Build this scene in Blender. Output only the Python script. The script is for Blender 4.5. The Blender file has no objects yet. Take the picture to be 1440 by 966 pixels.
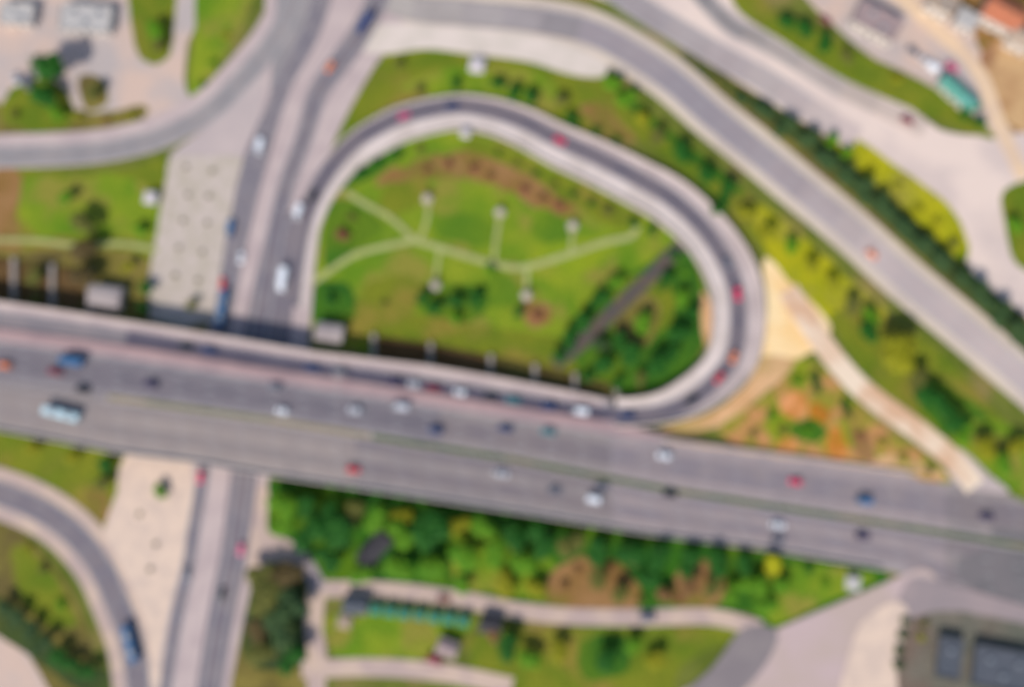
import bpy, bmesh, math, random
from mathutils import Vector, Matrix, noise
R = math.radians
rnd = random.Random(7)
scene = bpy.context.scene
COL = scene.collection

# ------------------------------------------------------------------ camera
W, H = 1440.0, 966.0
CAM_H, TILT = 300.0, R(7.0)
SPAN = 335.0                                   # metres across the frame at ground level
HF = 2 * math.atan(SPAN / 2 / (CAM_H / math.cos(TILT)))
cam_d = bpy.data.cameras.new('camera')
cam = bpy.data.objects.new('camera', cam_d); COL.objects.link(cam)
cam.location = (0, -CAM_H * math.tan(TILT), CAM_H)
cam.rotation_euler = (TILT, 0, 0)
cam_d.sensor_width = 36; cam_d.angle = HF
cam_d.clip_start = 1; cam_d.clip_end = 6000
# the photograph is out of focus as a whole: the lens is focused far beyond the ground
cam_d.dof.use_dof = True
BLUR_M = 4.3                                   # blur disc on the ground in metres
cam_d.dof.focus_distance = 30.0
_ap = BLUR_M * 30.0 / (CAM_H - 30.0)           # aperture diameter, metres
cam_d.dof.aperture_fstop = cam_d.lens / 1000.0 / _ap
scene.camera = cam

# ------------------------------------------------------------------ light
EL, AZ = 42.0, 205.0                           # sun height, compass bearing it shines from
w = bpy.data.worlds.new('World'); scene.world = w; w.use_nodes = True
nt = w.node_tree; bg = nt.nodes['Background']
sky = nt.nodes.new('ShaderNodeTexSky'); sky.sky_type = 'NISHITA'; sky.sun_disc = False
sky.sun_elevation = R(EL); sky.sun_rotation = R(AZ)
nt.links.new(sky.outputs[0], bg.inputs[0]); bg.inputs[1].default_value = 0.13
sd = bpy.data.lights.new('sun', 'SUN'); sd.energy = 3.7; sd.angle = R(0.6); sd.color = (1.0, .955, .89)
sun = bpy.data.objects.new('sun', sd); COL.objects.link(sun)
sv = Vector((math.sin(R(AZ)) * math.cos(R(EL)), math.cos(R(AZ)) * math.cos(R(EL)), math.sin(R(EL))))
sun.rotation_euler = sv.to_track_quat('Z', 'Y').to_euler()
vs = scene.view_settings
vs.view_transform = 'Standard'; vs.look = 'None'; vs.gamma = 1; vs.use_curve_mapping = False
vs.exposure = 0.2
FAC = (1.18, 1.27, 1.43)                                     # sunlit reading / base colour
scene.render.engine = 'CYCLES'
scene.cycles.use_denoising = True
scene.cycles.max_bounces = 4

# ------------------------------------------------------------------ pixel -> ground
_ct, _st = math.cos(TILT), math.sin(TILT)
def at(px, py, z=0.0):
    t = math.tan(HF / 2)
    x = (px - W / 2) / (W / 2) * t
    y = -(py - H / 2) / (W / 2) * t
    d = Vector((x, y * _ct + _st, y * _st - _ct))
    k = (z - cam.location.z) / d.z
    return Vector((cam.location.x + d.x * k, cam.location.y + d.y * k, z))
PM = SPAN / W                                  # metres per pixel

# ------------------------------------------------------------------ materials
def s2l(c):
    c /= 255.0
    return c / 12.92 if c <= .04045 else ((c + .055) / 1.055) ** 2.4
def obs(r, g, b, k=1.0):
    return tuple(max(.003, min(.85, s2l(v) / f * k)) for v, f in zip((r, g, b), FAC)) + (1,)
def newmat(name):
    m = bpy.data.materials.new(name); m.use_nodes = True
    return m, m.node_tree, m.node_tree.nodes['Principled BSDF']
def flat(name, c, rough=.5, metal=0.0, spec=None):
    m, t, p = newmat(name)
    p.inputs['Base Color'].default_value = c; p.inputs['Roughness'].default_value = rough
    p.inputs['Metallic'].default_value = metal
    if spec is not None: p.inputs['Specular IOR Level'].default_value = spec
    return m
def mixed(name, c1, c2, scale, c3=None, scale3=.02, fine=.5, fine_amt=.25, rough=.9, bump=0.0, lo=.4, hi=.6, lo3=.5, hi3=.62):
    """c1/c2 blotches at <scale> per metre, optional larger c3 patches, fine grain on top"""
    m, t, p = newmat(name); N, L = t.nodes, t.links
    g = N.new('ShaderNodeNewGeometry')
    def nz(s, det=4):
        n = N.new('ShaderNodeTexNoise'); n.inputs['Scale'].default_value = s; n.inputs['Detail'].default_value = det
        L.new(g.outputs['Position'], n.inputs['Vector']); return n
    def rng(n, a, b):
        r_ = N.new('ShaderNodeMapRange'); r_.inputs[1].default_value = a; r_.inputs[2].default_value = b
        L.new(n.outputs[0], r_.inputs[0]); return r_
    def mix(f, a, b, typ='MIX'):
        x = N.new('ShaderNodeMix'); x.data_type = 'RGBA'; x.blend_type = typ
        for i, v in ((0, f), (6, a), (7, b)):
            if isinstance(v, (tuple, float)): x.inputs[i].default_value = v
            else: L.new(v, x.inputs[i])
        return x.outputs[2]
    c = mix(rng(nz(scale), lo, hi).outputs[0], c1, c2)
    if c3: c = mix(rng(nz(scale3, 3), lo3, hi3).outputs[0], c, c3)
    f = rng(nz(fine, 6), .3, .7)
    gr = N.new('ShaderNodeMapRange'); gr.inputs[3].default_value = 1 - fine_amt; gr.inputs[4].default_value = 1 + fine_amt
    L.new(f.outputs[0], gr.inputs[0])
    v = N.new('ShaderNodeVectorMath'); v.operation = 'SCALE'
    L.new(c, v.inputs[0]); L.new(gr.outputs[0], v.inputs[3])
    L.new(v.outputs[0], p.inputs['Base Color'])
    p.inputs['Roughness'].default_value = rough; p.inputs['Specular IOR Level'].default_value = .2
    if bump:
        b = N.new('ShaderNodeBump'); b.inputs['Distance'].default_value = bump
        L.new(f.outputs[0], b.inputs['Height']); L.new(b.outputs[0], p.inputs['Normal'])
    return m
def grass(name, a, b, c=None, **k):
    return mixed(name, obs(*a), obs(*b), k.pop('scale', .09), obs(*c) if c else None, k.pop('scale3', .045),
                 fine=k.pop('fine', 1.3), fine_amt=k.pop('fine_amt', .3), bump=.15, **k)
def paved(name, a, b, **k):
    return mixed(name, obs(*a), obs(*b), k.pop('scale', .12), None, fine=k.pop('fine', 2.5), fine_amt=k.pop('fine_amt', .08), **k)
M = dict(
    ground=grass('ground', (112, 122, 52), (92, 108, 36), (140, 128, 78)),
    lawn=grass('lawn', (138, 156, 38), (98, 138, 26), (140, 140, 58), scale=.06, scale3=.07, lo=.35, hi=.62),
    lawn_gold=grass('lawn_gold', (176, 174, 26), (156, 162, 20), (162, 158, 60)),
    lawn_olive=grass('lawn_olive', (122, 132, 34), (98, 122, 26), (140, 130, 54)),
    lawn_dry=grass('lawn_dry', (134, 124, 64), (118, 112, 50), (106, 96, 56)),
    lawn_deep=grass('lawn_deep', (68, 116, 26), (46, 98, 26), (94, 126, 26)),
    lawn_grove=grass('lawn_grove', (52, 108, 22), (32, 86, 24), (84, 124, 16)),  # dark green vegetation on the ground of the grove
    forest_floor=grass('forest_floor', (66, 84, 40), (54, 72, 44), (84, 92, 40)),
    median_green=grass('median_green', (84, 102, 62), (72, 94, 66), (104, 106, 70)),
    lawn_grey=grass('lawn_grey', (118, 114, 106), (104, 108, 100), (120, 106, 98)),
    soil=grass('soil', (158, 122, 82), (140, 108, 60), (126, 116, 52), fine_amt=.2),
    clay=grass('clay', (226, 160, 108), (190, 124, 44), (150, 140, 50), fine_amt=.2, lo3=.55, hi3=.66),
    triangle=grass('triangle', (136, 152, 34), (156, 140, 62), (196, 146, 96), scale=.1, scale3=.12, lo3=.5, hi3=.6),
    lawn_mid=grass('lawn_mid', (104, 136, 28), (88, 128, 28), (120, 140, 40)),
    lawn_bright=grass('lawn_bright', (140, 160, 32), (126, 154, 30), (146, 154, 50)),
    median_dry=grass('median_dry', (148, 138, 112), (132, 126, 98), (120, 122, 90)),
    low_a=paved('low_a', (160, 151, 152), (150, 142, 145)), low_b=paved('low_b', (142, 135, 139), (148, 140, 144)),
    corner_pave=paved('corner_paving', (162, 150, 156), (148, 140, 148), scale=.05),
    rust=grass('rust', (186, 122, 38), (168, 112, 40), (140, 130, 46), fine_amt=.2),
    tan=grass('tan', (206, 172, 130), (190, 152, 112), (160, 120, 90), fine_amt=.1),
    sand=grass('sand', (255, 232, 188), (250, 214, 158), (212, 176, 136), fine_amt=.08, lo3=.6, hi3=.75),
    peach=grass('peach', (222, 182, 142), (210, 168, 124), (180, 158, 104), fine_amt=.1),
    asphalt=paved('asphalt', (142, 136, 142), (134, 128, 136)),
    asphalt_west=paved('asphalt_west', (124, 121, 131), (116, 112, 124)),
    asphalt_mid=paved('asphalt_mid', (142, 136, 144), (132, 128, 138)),
    asphalt_east=paved('asphalt_east', (152, 144, 152), (144, 138, 148)),
    asphalt_pale=paved('asphalt_pale', (150, 145, 157), (164, 155, 163), scale=.02),
    asphalt_pink=paved('asphalt_pink', (196, 184, 188), (184, 174, 180), scale=.04),
    asphalt_dark=paved('asphalt_dark', (98, 95, 113), (90, 87, 106)),
    asphalt_darker=paved('asphalt_darker', (122, 119, 126), (114, 113, 120)),
    asphalt_ramp=paved('asphalt_ramp', (108, 104, 119), (118, 112, 124)),
    asphalt_low=paved('asphalt_low', (122, 118, 132), (132, 126, 136)),
    asphalt_conn=paved('asphalt_connector', (156, 152, 158), (146, 144, 152)),
    shade_asphalt=paved('service_asphalt', (88, 86, 88), (104, 92, 84)),  # dark grey-brown asphalt of the service path
    concrete=paved('concrete', (198, 184, 188), (186, 172, 178)),
    concrete_grey=paved('concrete_grey', (176, 168, 172), (162, 154, 160)),
    concrete_rim=paved('concrete_rim', (202, 190, 194), (186, 174, 178)),
    concrete_inner=paved('concrete_inner', (222, 212, 214), (206, 196, 196)),
    concrete_white=paved('concrete_white', (222, 212, 210), (212, 204, 200)),
    pink_shoulder=paved('pink_shoulder', (176, 154, 160), (164, 144, 152)),
    tan_shoulder=paved('tan_shoulder', (196, 172, 156), (176, 158, 156)),
    plaza=paved('plaza', (200, 190, 188), (188, 180, 172), scale=.25, fine_amt=.1),
    plaza_warm=paved('plaza_warm', (226, 206, 194), (212, 194, 186), scale=.2),
    slip_pave=paved('slip_pavement', (196, 178, 184), (190, 174, 172), scale=.05),
    verge_pale=paved('verge_pale', (216, 204, 194), (202, 190, 184), scale=.05),
    dirt=paved('dirt', (232, 206, 178), (220, 196, 176), scale=.1),
    parapet=paved('parapet', (214, 206, 206), (204, 196, 196), scale=.5),
    west_a=paved('west_a', (134, 130, 140), (124, 120, 132)), west_b=paved('west_b', (114, 111, 124), (122, 118, 130)),
    mid_a=paved('mid_a', (149, 142, 146), (140, 134, 140)), mid_b=paved('mid_b', (126, 120, 130), (132, 125, 132)),
    east_a=paved('east_a', (160, 150, 156), (150, 142, 150)), east_b=paved('east_b', (136, 130, 142), (144, 136, 144)),
    yard=paved('yard', (210, 188, 180), (186, 178, 182), scale=.06),
    bright_yard=paved('bright_yard', (230, 214, 210), (212, 198, 198), scale=.05),
    path=paved('path', (176, 184, 124), (164, 170, 116), scale=.3),
    pale_path=paved('pale_path', (238, 222, 206), (216, 180, 154), scale=.07),
    lane_pale=paved('lane_pale', (206, 186, 176), (186, 168, 168)),
    paint=flat('road_paint', (.45, .45, .44, 1), .7),
    wall=paved('wall_concrete', (176, 170, 168), (160, 152, 150), scale=.5),
    kerb=paved('kerb', (196, 190, 186), (184, 178, 172)),
    glass=flat('window_glass', (.02, .025, .03, 1), .08),
    tyre=flat('tyre_rubber', (.02, .02, .02, 1), .8),
    rim=flat('rim_metal', (.55, .55, .56, 1), .35, .8),
    lamp=flat('lamp_lens', (.75, .75, .7, 1), .2),
    tail=flat('tail_lens', (.45, .02, .02, 1), .3),
    trim=flat('black_trim', (.025, .025, .028, 1), .6),
    bark=mixed('bark', (.09, .06, .04, 1), (.13, .1, .07, 1), 2.0),
    white_wall=paved('white_wall', (214, 208, 206), (200, 196, 196), scale=.6),
    white_roof=paved('white_roof', (212, 208, 218), (198, 194, 206), scale=.4),
    steel=flat('grey_steel', (.35, .36, .37, 1), .45, .6),
)
def paint(name, c): return flat(name, c, .32)
PAINT = dict(
    red=paint('red_paint', (.62, .03, .05, 1)), crimson=paint('crimson_paint', (.72, .02, .10, 1)),
    orange=paint('orange_paint', (.75, .2, .06, 1)), white=paint('white_paint', (.74, .75, .78, 1)),
    silver=paint('silver_paint', (.5, .5, .53, 1)), black=paint('black_paint', (.02, .02, .025, 1)),
    navy=paint('navy_paint', (.03, .05, .14, 1)), blue=paint('blue_paint', (.045, .13, .26, 1)),
    purple=paint('purple_paint', (.06, .04, .09, 1)), teal=paint('teal_paint', (.06, .2, .22, 1)),
    grey=paint('grey_paint', (.16, .16, .19, 1)), sky=paint('pale_blue_paint', (.5, .66, .7, 1)),
    pink=paint('pink_paint', (.7, .1, .22, 1)), maroon=paint('maroon_paint', (.22, .02, .04, 1)),
    brown=paint('brown_paint', (.3, .12, .07, 1)))

# ------------------------------------------------------------------ object helpers
def link(name, bm_or_me, mat, parent=None):
    if isinstance(bm_or_me, bmesh.types.BMesh):
        me = bpy.data.meshes.new(name); bm_or_me.to_mesh(me); bm_or_me.free()
    else: me = bm_or_me
    for m in (mat if isinstance(mat, (list, tuple)) else [mat]):
        if len(me.materials) < (len(mat) if isinstance(mat, (list, tuple)) else 1): me.materials.append(m)
    o = bpy.data.objects.new(name, me); COL.objects.link(o)
    if parent: o.parent = parent
    return o
def tag(o, label, cat, group=None):
    o['label'] = label; o['category'] = cat
    if group: o['group'] = group
    return o
def struct(o): o['kind'] = 'structure'; return o
def empty(name, loc, rz=0):
    e = bpy.data.objects.new(name, None); COL.objects.link(e)
    e.location = loc; e.rotation_euler = (0, 0, rz); e.empty_display_size = .3
    return e
def copy_tree(o, parent=None):
    c = o.copy(); COL.objects.link(c); c.parent = parent
    if parent is not None: c.matrix_parent_inverse = o.matrix_parent_inverse.copy()
    for ch in KIDS.get(o.name, []):
        k = copy_tree(ch, c); KIDS.setdefault(c.name, []).append(k)
    return c
KIDS = {}
def child(name, bm, mat, parent):
    o = link(name, bm, mat, parent); KIDS.setdefault(parent.name, []).append(o); return o

def smooth(pts, n=6, closed=False):
    out = []; P = [Vector((p[0], p[1])) for p in pts]; m = len(P)
    rng = range(m) if closed else range(m - 1)
    for i in rng:
        if closed: a, b, c, d = P[i - 1], P[i], P[(i + 1) % m], P[(i + 2) % m]
        else: a, b, c, d = P[max(i - 1, 0)], P[i], P[i + 1], P[min(i + 2, m - 1)]
        for k in range(n):
            t = k / n
            out.append(.5 * ((2 * b) + (c - a) * t + (2 * a - 5 * b + 4 * c - d) * t * t + (3 * b - a - 3 * c + d) * t ** 3))
    if not closed: out.append(P[-1])
    return out
layer = [0.02]
def nextz():
    layer[0] += .004; return layer[0]
def slab(name, pts, mat, rise=0.0, sm=5, jag=0.0, closed_smooth=True):
    """flat ground surface from an outline in picture pixels, on its own level"""
    z = nextz() + rise
    P = smooth(pts, sm, True) if sm else [Vector(p) for p in pts]
    if jag:
        P = [p + Vector((noise.noise(Vector((p.x * .05, p.y * .05, 1))), noise.noise(Vector((p.x * .05, p.y * .05, 9))))) * jag +
             Vector((noise.noise(Vector((p.x * .2, p.y * .2, 4))), noise.noise(Vector((p.x * .2, p.y * .2, 7))))) * jag * .4 for p in P]
    bm = bmesh.new()
    top = [bm.verts.new(at(p.x, p.y, z)) for p in P]
    bot = [bm.verts.new((v.co.x, v.co.y, -.3)) for v in top]
    f = bm.faces.new(top)
    for i in range(len(top)):
        j = (i + 1) % len(top); bm.faces.new((top[i], bot[i], bot[j], top[j]))
    bmesh.ops.triangulate(bm, faces=[f]); bmesh.ops.recalc_face_normals(bm, faces=bm.faces)
    return struct(link(name, bm, mat))
def offs(P, i):
    a, b = P[max(i - 1, 0)], P[min(i + 1, len(P) - 1)]
    d = (b - a); d.normalize(); return Vector((-d.y, d.x))
def ribbon(name, P, lo, hi, zf, bottom, mat, tagit=True):
    """strip along centre line P (pixels), from offset lo(i) to hi(i) pixels, top at zf(i, p), walls down to bottom(i, z)"""
    bm = bmesh.new(); rows = []
    for i, p in enumerate(P):
        n = offs(P, i); a, b = p + n * lo(i), p + n * hi(i)
        z = zf(i, p); zb = bottom(i, z)
        A, B = at(a.x, a.y, z), at(b.x, b.y, z)
        rows.append([bm.verts.new(A), bm.verts.new(B), bm.verts.new((B.x, B.y, zb)), bm.verts.new((A.x, A.y, zb))])
    for i in range(len(rows) - 1):
        for k in range(4):
            l = (k + 1) % 4
            bm.faces.new((rows[i][k], rows[i][l], rows[i + 1][l], rows[i + 1][k]))
    bm.faces.new(rows[0]); bm.faces.new(rows[-1][::-1])
    bmesh.ops.recalc_face_normals(bm, faces=bm.faces)
    o = link(name, bm, mat)
    return struct(o) if tagit else o
def const(v): return lambda *a: v
def lerp_table(tab):
    def f(x):
        if x <= tab[0][0]: 
            (x0, y0), (x1, y1) = tab[0], tab[1]
        elif x >= tab[-1][0]:
            (x0, y0), (x1, y1) = tab[-2], tab[-1]
        else:
            for k in range(len(tab) - 1):
                if tab[k][0] <= x <= tab[k + 1][0]: (x0, y0), (x1, y1) = tab[k], tab[k + 1]; break
        return y0 + (y1 - y0) * (x - x0) / (x1 - x0)
    return f
def road(name, pts, half, mat, rise=0.0, n=8, lo=None, hi=None):
    P = smooth(pts, n); z = nextz() + rise
    if callable(half): return ribbon(name, P, lambda i: -half(P[i].y), lambda i: half(P[i].y), const(z), const(-.3), mat), P, z
    return ribbon(name, P, const(-half if lo is None else lo), const(half if hi is None else hi), const(z), const(-.3), mat), P, z
def fade_road(pts, half, ca, cb, n):
    P = smooth(pts, 8); z = nextz() + .02
    for k in range(n):
        t = k / (n - 1); c = tuple(round(a + (b - a) * t) for a, b in zip(ca, cb)); i0, i1 = k * (len(P) - 1) // n, (k + 1) * (len(P) - 1) // n
        m = paved('asphalt_length', c, tuple(max(0, v - 10) for v in c), scale=.05)
        ribbon('road', P[i0:i1 + 1], const(-half), const(half), const(z), const(-.3), m)
    return None, P, z
marks = bmesh.new()
def dash_line(P, off, zf, length=2.5, gap=7.5, wid=.15):
    """painted line parallel to the pixel line P; gap 0 = unbroken"""
    pts = []
    for i, p in enumerate(P):
        n = offs(P, i); q = p + n * off; pts.append(at(q.x, q.y, zf(i, p)))
    d = 0; on = True; left = length if gap == 0 else rnd.uniform(.5, length)
    for i in range(len(pts) - 1):
        a, b = pts[i], pts[i + 1]; L = (b - a).length; t = 0
        if L < 1e-4: continue
        u = (b - a) / L; nn = Vector((-u.y, u.x, 0)) * wid / 2
        while t < L:
            s = min(left, L - t)
            if on or gap == 0:
                p0, p1 = a + u * t, a + u * (t + s)
                marks.faces.new([marks.verts.new(v) for v in (p0 - nn, p1 - nn, p1 + nn, p0 + nn)])
            t += s; left -= s
            if left < 1e-6: on = not on; left = length if on else gap or length

# ================================================================== THE GROUND
bm = bmesh.new(); bmesh.ops.create_grid(bm, x_segments=8, y_segments=8, size=1600)
struct(link('ground', bm, M['ground']))

# ---- lawns, soil and yards, one outline each
def lawn(pts, mat, jag=3, name='grass_patch', **k): return slab(name, pts, M[mat], jag=jag, **k)
lawn([(-90, 243), (100, 243), (180, 238), (236, 224), (225, 320), (212, 445), (-90, 425)], 'lawn_olive', 0)
lawn([(30, 255), (100, 250), (175, 245), (226, 290), (222, 345), (150, 330), (60, 330), (25, 300)], 'lawn', 8)
lawn([(-90, 235), (22, 238), (26, 300), (18, 372), (-90, 372)], 'soil', 4, 'soil_patch')
lawn([(-90, 358), (60, 352), (200, 360), (212, 445), (-90, 425)], 'lawn_dry', 4)
lawn([(-90, -60), (285, -60), (264, 60), (262, 130), (300, 150), (250, 190), (150, 200), (0, 208), (-90, 208)], 'yard', 0, 'yard', sm=3)
lawn([(-90, 150), (40, 147), (110, 155), (150, 158), (200, 148), (206, 162), (160, 188), (60, 198), (-90, 204)], 'lawn_dry', 3)
lawn([(10, 130), (60, 110), (95, 130), (100, 175), (50, 185), (5, 170)], 'lawn_olive', 4)
lawn([(180, -60), (242, -60), (246, 30), (236, 80), (205, 88), (188, 50)], 'lawn_olive', 4)
lawn([(110, 110), (140, 108), (152, 130), (146, 150), (118, 152)], 'lawn_dry', 3)
lawn([(286, -60), (368, -60), (345, 25), (325, 65), (296, 112), (273, 142), (265, 122), (272, 60)], 'lawn', 2)
lawn([(575, 66), (660, 76), (740, 85), (800, 103), (850, 116), (835, 200), (720, 150), (640, 132), (560, 145), (500, 180), (468, 204), (492, 140), (545, 72)], 'lawn_olive', 0)
lawn([(640, 95), (720, 95), (780, 120), (770, 165), (700, 140), (600, 132), (560, 120)], 'lawn', 6)
lawn([(850, 100), (930, 170), (1000, 225), (1100, 315), (1190, 400), (1260, 462), (1200, 470), (1110, 400), (1060, 340), (1000, 262), (930, 210), (850, 185), (810, 150)], 'lawn_olive', 0)
lawn([(860, 110), (900, 150), (960, 200), (1040, 262), (1020, 290), (960, 240), (890, 190), (850, 140)], 'lawn_deep', 5)
lawn([(1060, 285), (1130, 332), (1190, 388), (1244, 434), (1225, 455), (1150, 440), (1080, 358)], 'lawn_gold', 5)
lawn([(815, 150), (850, 150), (885, 172), (892, 200), (850, 190)], 'soil', 5, 'soil_patch')
# inside the loop
lawn([(452, 300), (478, 245), (520, 212), (580, 192), (650, 186), (720, 205), (800, 248), (890, 288), (950, 325), (985, 385), (995, 450), (975, 510), (920, 550), (860, 556), (780, 540), (640, 510), (500, 492), (440, 480), (440, 380)], 'lawn', 0)
lawn([(600, 222), (660, 212), (710, 226), (760, 252), (812, 288), (790, 300), (740, 284), (690, 256), (630, 250), (560, 260), (530, 250)], 'soil', 8, 'soil_patch')
lawn([(485, 235), (530, 210), (570, 205), (560, 225), (510, 255), (480, 265)], 'lawn_deep', 4)
lawn([(660, 196), (720, 212), (800, 252), (880, 290), (905, 305), (870, 320), (800, 285), (730, 240), (660, 212)], 'lawn_olive', 4)
lawn([(812, 440), (880, 390), (955, 345), (985, 392), (996, 450), (975, 512), (920, 548), (860, 552), (800, 535), (790, 495)], 'lawn_deep', 3)
lawn([(870, 400), (930, 385), (950, 430), (920, 475), (870, 470)], 'lawn_olive', 6)
lawn([(590, 410), (640, 400), (690, 405), (680, 440), (640, 460), (600, 440)], 'lawn_deep', 6)
lawn([(500, 420), (580, 440), (690, 460), (790, 480), (800, 535), (640, 505), (520, 485), (470, 460), (480, 430)], 'lawn_olive', 6)
lawn([(446, 400), (490, 400), (500, 440), (470, 460), (440, 450)], 'lawn_deep', 4)
lawn([(734, 425), (768, 428), (775, 452), (745, 460)], 'soil', 4, 'soil_patch')
lawn([(462, 290), (500, 285), (540, 320), (500, 350), (458, 375)], 'lawn_deep', 4)
lawn([(988, 410), (1000, 430), (1003, 465), (994, 490), (988, 470), (985, 430)], 'peach', 2, 'sand_patch')
lawn([(520, 395), (560, 388), (600, 405), (580, 440), (540, 450), (505, 425)], 'lawn_olive', 8)
lawn([(760, 345), (830, 335), (868, 345), (820, 385), (780, 400), (745, 375)], 'lawn_bright', 8)
lawn([(630, 300), (700, 312), (690, 345), (640, 340), (610, 320)], 'lawn_mid', 9)
lawn([(760, 300), (800, 305), (800, 335), (765, 340), (745, 318)], 'lawn_mid', 8)
lawn([(690, 385), (730, 395), (725, 425), (690, 430)], 'lawn_mid', 8)
lawn([(540, 262), (590, 250), (600, 275), (560, 300), (535, 285)], 'lawn_olive', 8)
lawn([(870, 425), (910, 410), (930, 450), (900, 490), (870, 470)], 'lawn_dry', 8)
lawn([(850, 120), (900, 165), (960, 215), (1040, 280), (1060, 318), (990, 262), (920, 212), (866, 165)], 'lawn_olive', 4)
# east of the loop
lawn([(1074, 362), (1108, 392), (1168, 456), (1152, 482), (1132, 502), (1108, 524), (1060, 566), (1024, 592), (955, 606), (940, 600), (1000, 584), (1046, 545), (1070, 500), (1078, 440)], 'sand', 3, 'sand_patch')
lawn([(1074, 500), (1120, 505), (1108, 524), (1060, 566), (1024, 594), (955, 610), (925, 604), (1000, 580), (1046, 545), (1068, 505)], 'peach', 3, 'sand_patch')
lawn([(1010, 605), (1060, 570), (1105, 528), (1125, 505), (1160, 520), (1230, 590), (1340, 676), (1200, 656), (1080, 640)], 'triangle', 4)
lawn([(1098, 566), (1112, 552), (1132, 556), (1136, 574), (1120, 588), (1100, 582)], 'clay', 5, 'soil_patch')
lawn([(1138, 572), (1152, 564), (1168, 576), (1162, 594), (1144, 592)], 'rust', 5, 'soil_patch')
lawn([(1164, 602), (1178, 598), (1190, 622), (1192, 646), (1172, 648), (1164, 628)], 'clay', 5, 'soil_patch')
lawn([(1090, 622), (1110, 616), (1122, 628), (1110, 640), (1088, 638)], 'clay', 4, 'soil_patch')
lawn([(1220, 648), (1262, 640), (1300, 652), (1335, 672), (1300, 670), (1230, 660)], 'peach', 3, 'soil_patch')
lawn([(1112, 596), (1150, 590), (1160, 612), (1140, 622), (1115, 612)], 'lawn_deep', 4)
lawn([(1195, 600), (1225, 615), (1230, 650), (1205, 640)], 'soil', 5, 'soil_patch')
lawn([(1170, 440), (1260, 455), (1330, 500), (1400, 580), (1480, 650), (1500, 720), (1410, 690), (1350, 640), (1280, 580), (1210, 520)], 'lawn_olive', 0)
lawn([(1280, 520), (1340, 545), (1400, 600), (1350, 620), (1300, 580)], 'lawn_deep', 6)
lawn([(1340, 610), (1400, 590), (1480, 640), (1490, 700), (1400, 680)], 'lawn', 5)
# south side
lawn([(-90, 600), (60, 618), (168, 640), (176, 660), (150, 740), (110, 715), (60, 680), (0, 655), (-90, 640)], 'lawn_olive', 0)
lawn([(120, 690), (152, 695), (150, 735), (128, 722)], 'soil', 3, 'soil_patch')
lawn([(-90, 730), (20, 745), (70, 790), (110, 850), (130, 920), (135, 1030), (-90, 1030)], 'lawn_dry', 0)
lawn([(20, 765), (60, 790), (95, 840), (105, 880), (70, 880), (25, 830)], 'lawn_olive', 6)
lawn([(-90, 880), (15, 900), (50, 935), (80, 1000), (80, 1030), (-90, 1030)], 'yard', 2, 'yard')
lawn([(380, 676), (600, 700), (800, 735), (1000, 765), (1130, 785), (1250, 808), (1180, 845), (1080, 884), (1050, 860), (900, 855), (740, 845), (640, 830), (460, 818), (430, 780), (400, 760), (376, 740)], 'lawn_grove', 0)
lawn([(640, 740), (700, 745), (780, 790), (770, 830), (700, 835), (640, 815)], 'lawn', 6)
lawn([(780, 800), (830, 780), (880, 800), (900, 850), (840, 855), (770, 848)], 'soil', 6, 'soil_patch')
lawn([(960, 790), (1010, 795), (1020, 845), (950, 850)], 'soil', 6, 'soil_patch')
lawn([(1080, 800), (1160, 795), (1230, 812), (1170, 842), (1085, 875)], 'lawn', 3)
lawn([(462, 862), (655, 866), (652, 895), (600, 925), (480, 925), (462, 900)], 'lawn', 1, sm=3)
lawn([(680, 888), (1000, 880), (1040, 893), (960, 935), (900, 1040), (600, 1040), (660, 935)], 'lawn_olive', 2)
lawn([(820, 900), (880, 895), (880, 945), (820, 950)], 'lawn_deep', 6)
lawn([(345, 790), (425, 790), (432, 860), (430, 1030), (330, 1030)], 'lawn_dry', 1)
lawn([(340, 792), (370, 782), (420, 786), (430, 830), (432, 880), (424, 935), (350, 935), (338, 860)], 'forest_floor', 5)
lawn([(-30, 832), (12, 846), (60, 890), (110, 928), (150, 945), (150, 980), (100, 965), (40, 920), (-30, 872)], 'forest_floor', 3)
# north-east
lawn([(1120, -80), (1650, -80), (1650, 190), (1430, 185), (1385, 190), (1300, 115), (1200, 60)], 'yard', 0, 'yard', sm=3)
lawn([(1355, -80), (1650, -80), (1650, 200), (1440, 200), (1405, 110), (1370, 50)], 'soil', 5, 'soil_patch')
lawn([(1380, 70), (1470, 60), (1480, 175), (1418, 172)], 'tan', 5, 'sand_patch')
# ---- pale bases under the roads
def pave(pts, mat, name='pavement', rise=.1, sm=5): return slab(name, pts, M[mat], rise, sm)
P_top = [(800, -70), (900, -30), (990, 28), (1060, 72), (1130, 116), (1200, 158), (1275, 208), (1345, 268), (1395, 335), (1450, 425), (1520, 530), (1600, 640)]
road('road_apron', P_top, 48, M['bright_yard'], 0.0)
pave([(1160, 130), (1240, 150), (1330, 185), (1400, 190), (1560, 180), (1560, 260), (1420, 270), (1395, 330), (1355, 330), (1290, 262), (1200, 200)], 'bright_yard', 'road_apron', 0.0)
lawn([(1412, 268), (1470, 262), (1480, 380), (1430, 372), (1414, 320)], 'lawn_olive', 1)
lawn([(1165, 180), (1200, 192), (1270, 240), (1335, 290), (1362, 345), (1350, 372), (1300, 345), (1230, 290), (1180, 238)], 'lawn_gold', 2)
lawn([(1046, -70), (1080, 8), (1135, 35), (1200, 70), (1270, 102), (1345, 142), (1400, 196), (1330, 172), (1250, 140), (1180, 108), (1110, 64), (1030, 5)], 'lawn_olive', 0)
lawn([(955, 70), (1010, 98), (1070, 145), (1145, 180), (1180, 215), (1240, 270), (1310, 335), (1380, 400), (1450, 450), (1540, 540), (1520, 560), (1420, 480), (1340, 405), (1250, 325), (1170, 255), (1090, 190), (1020, 135)], 'lawn_dry', 0)
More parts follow.
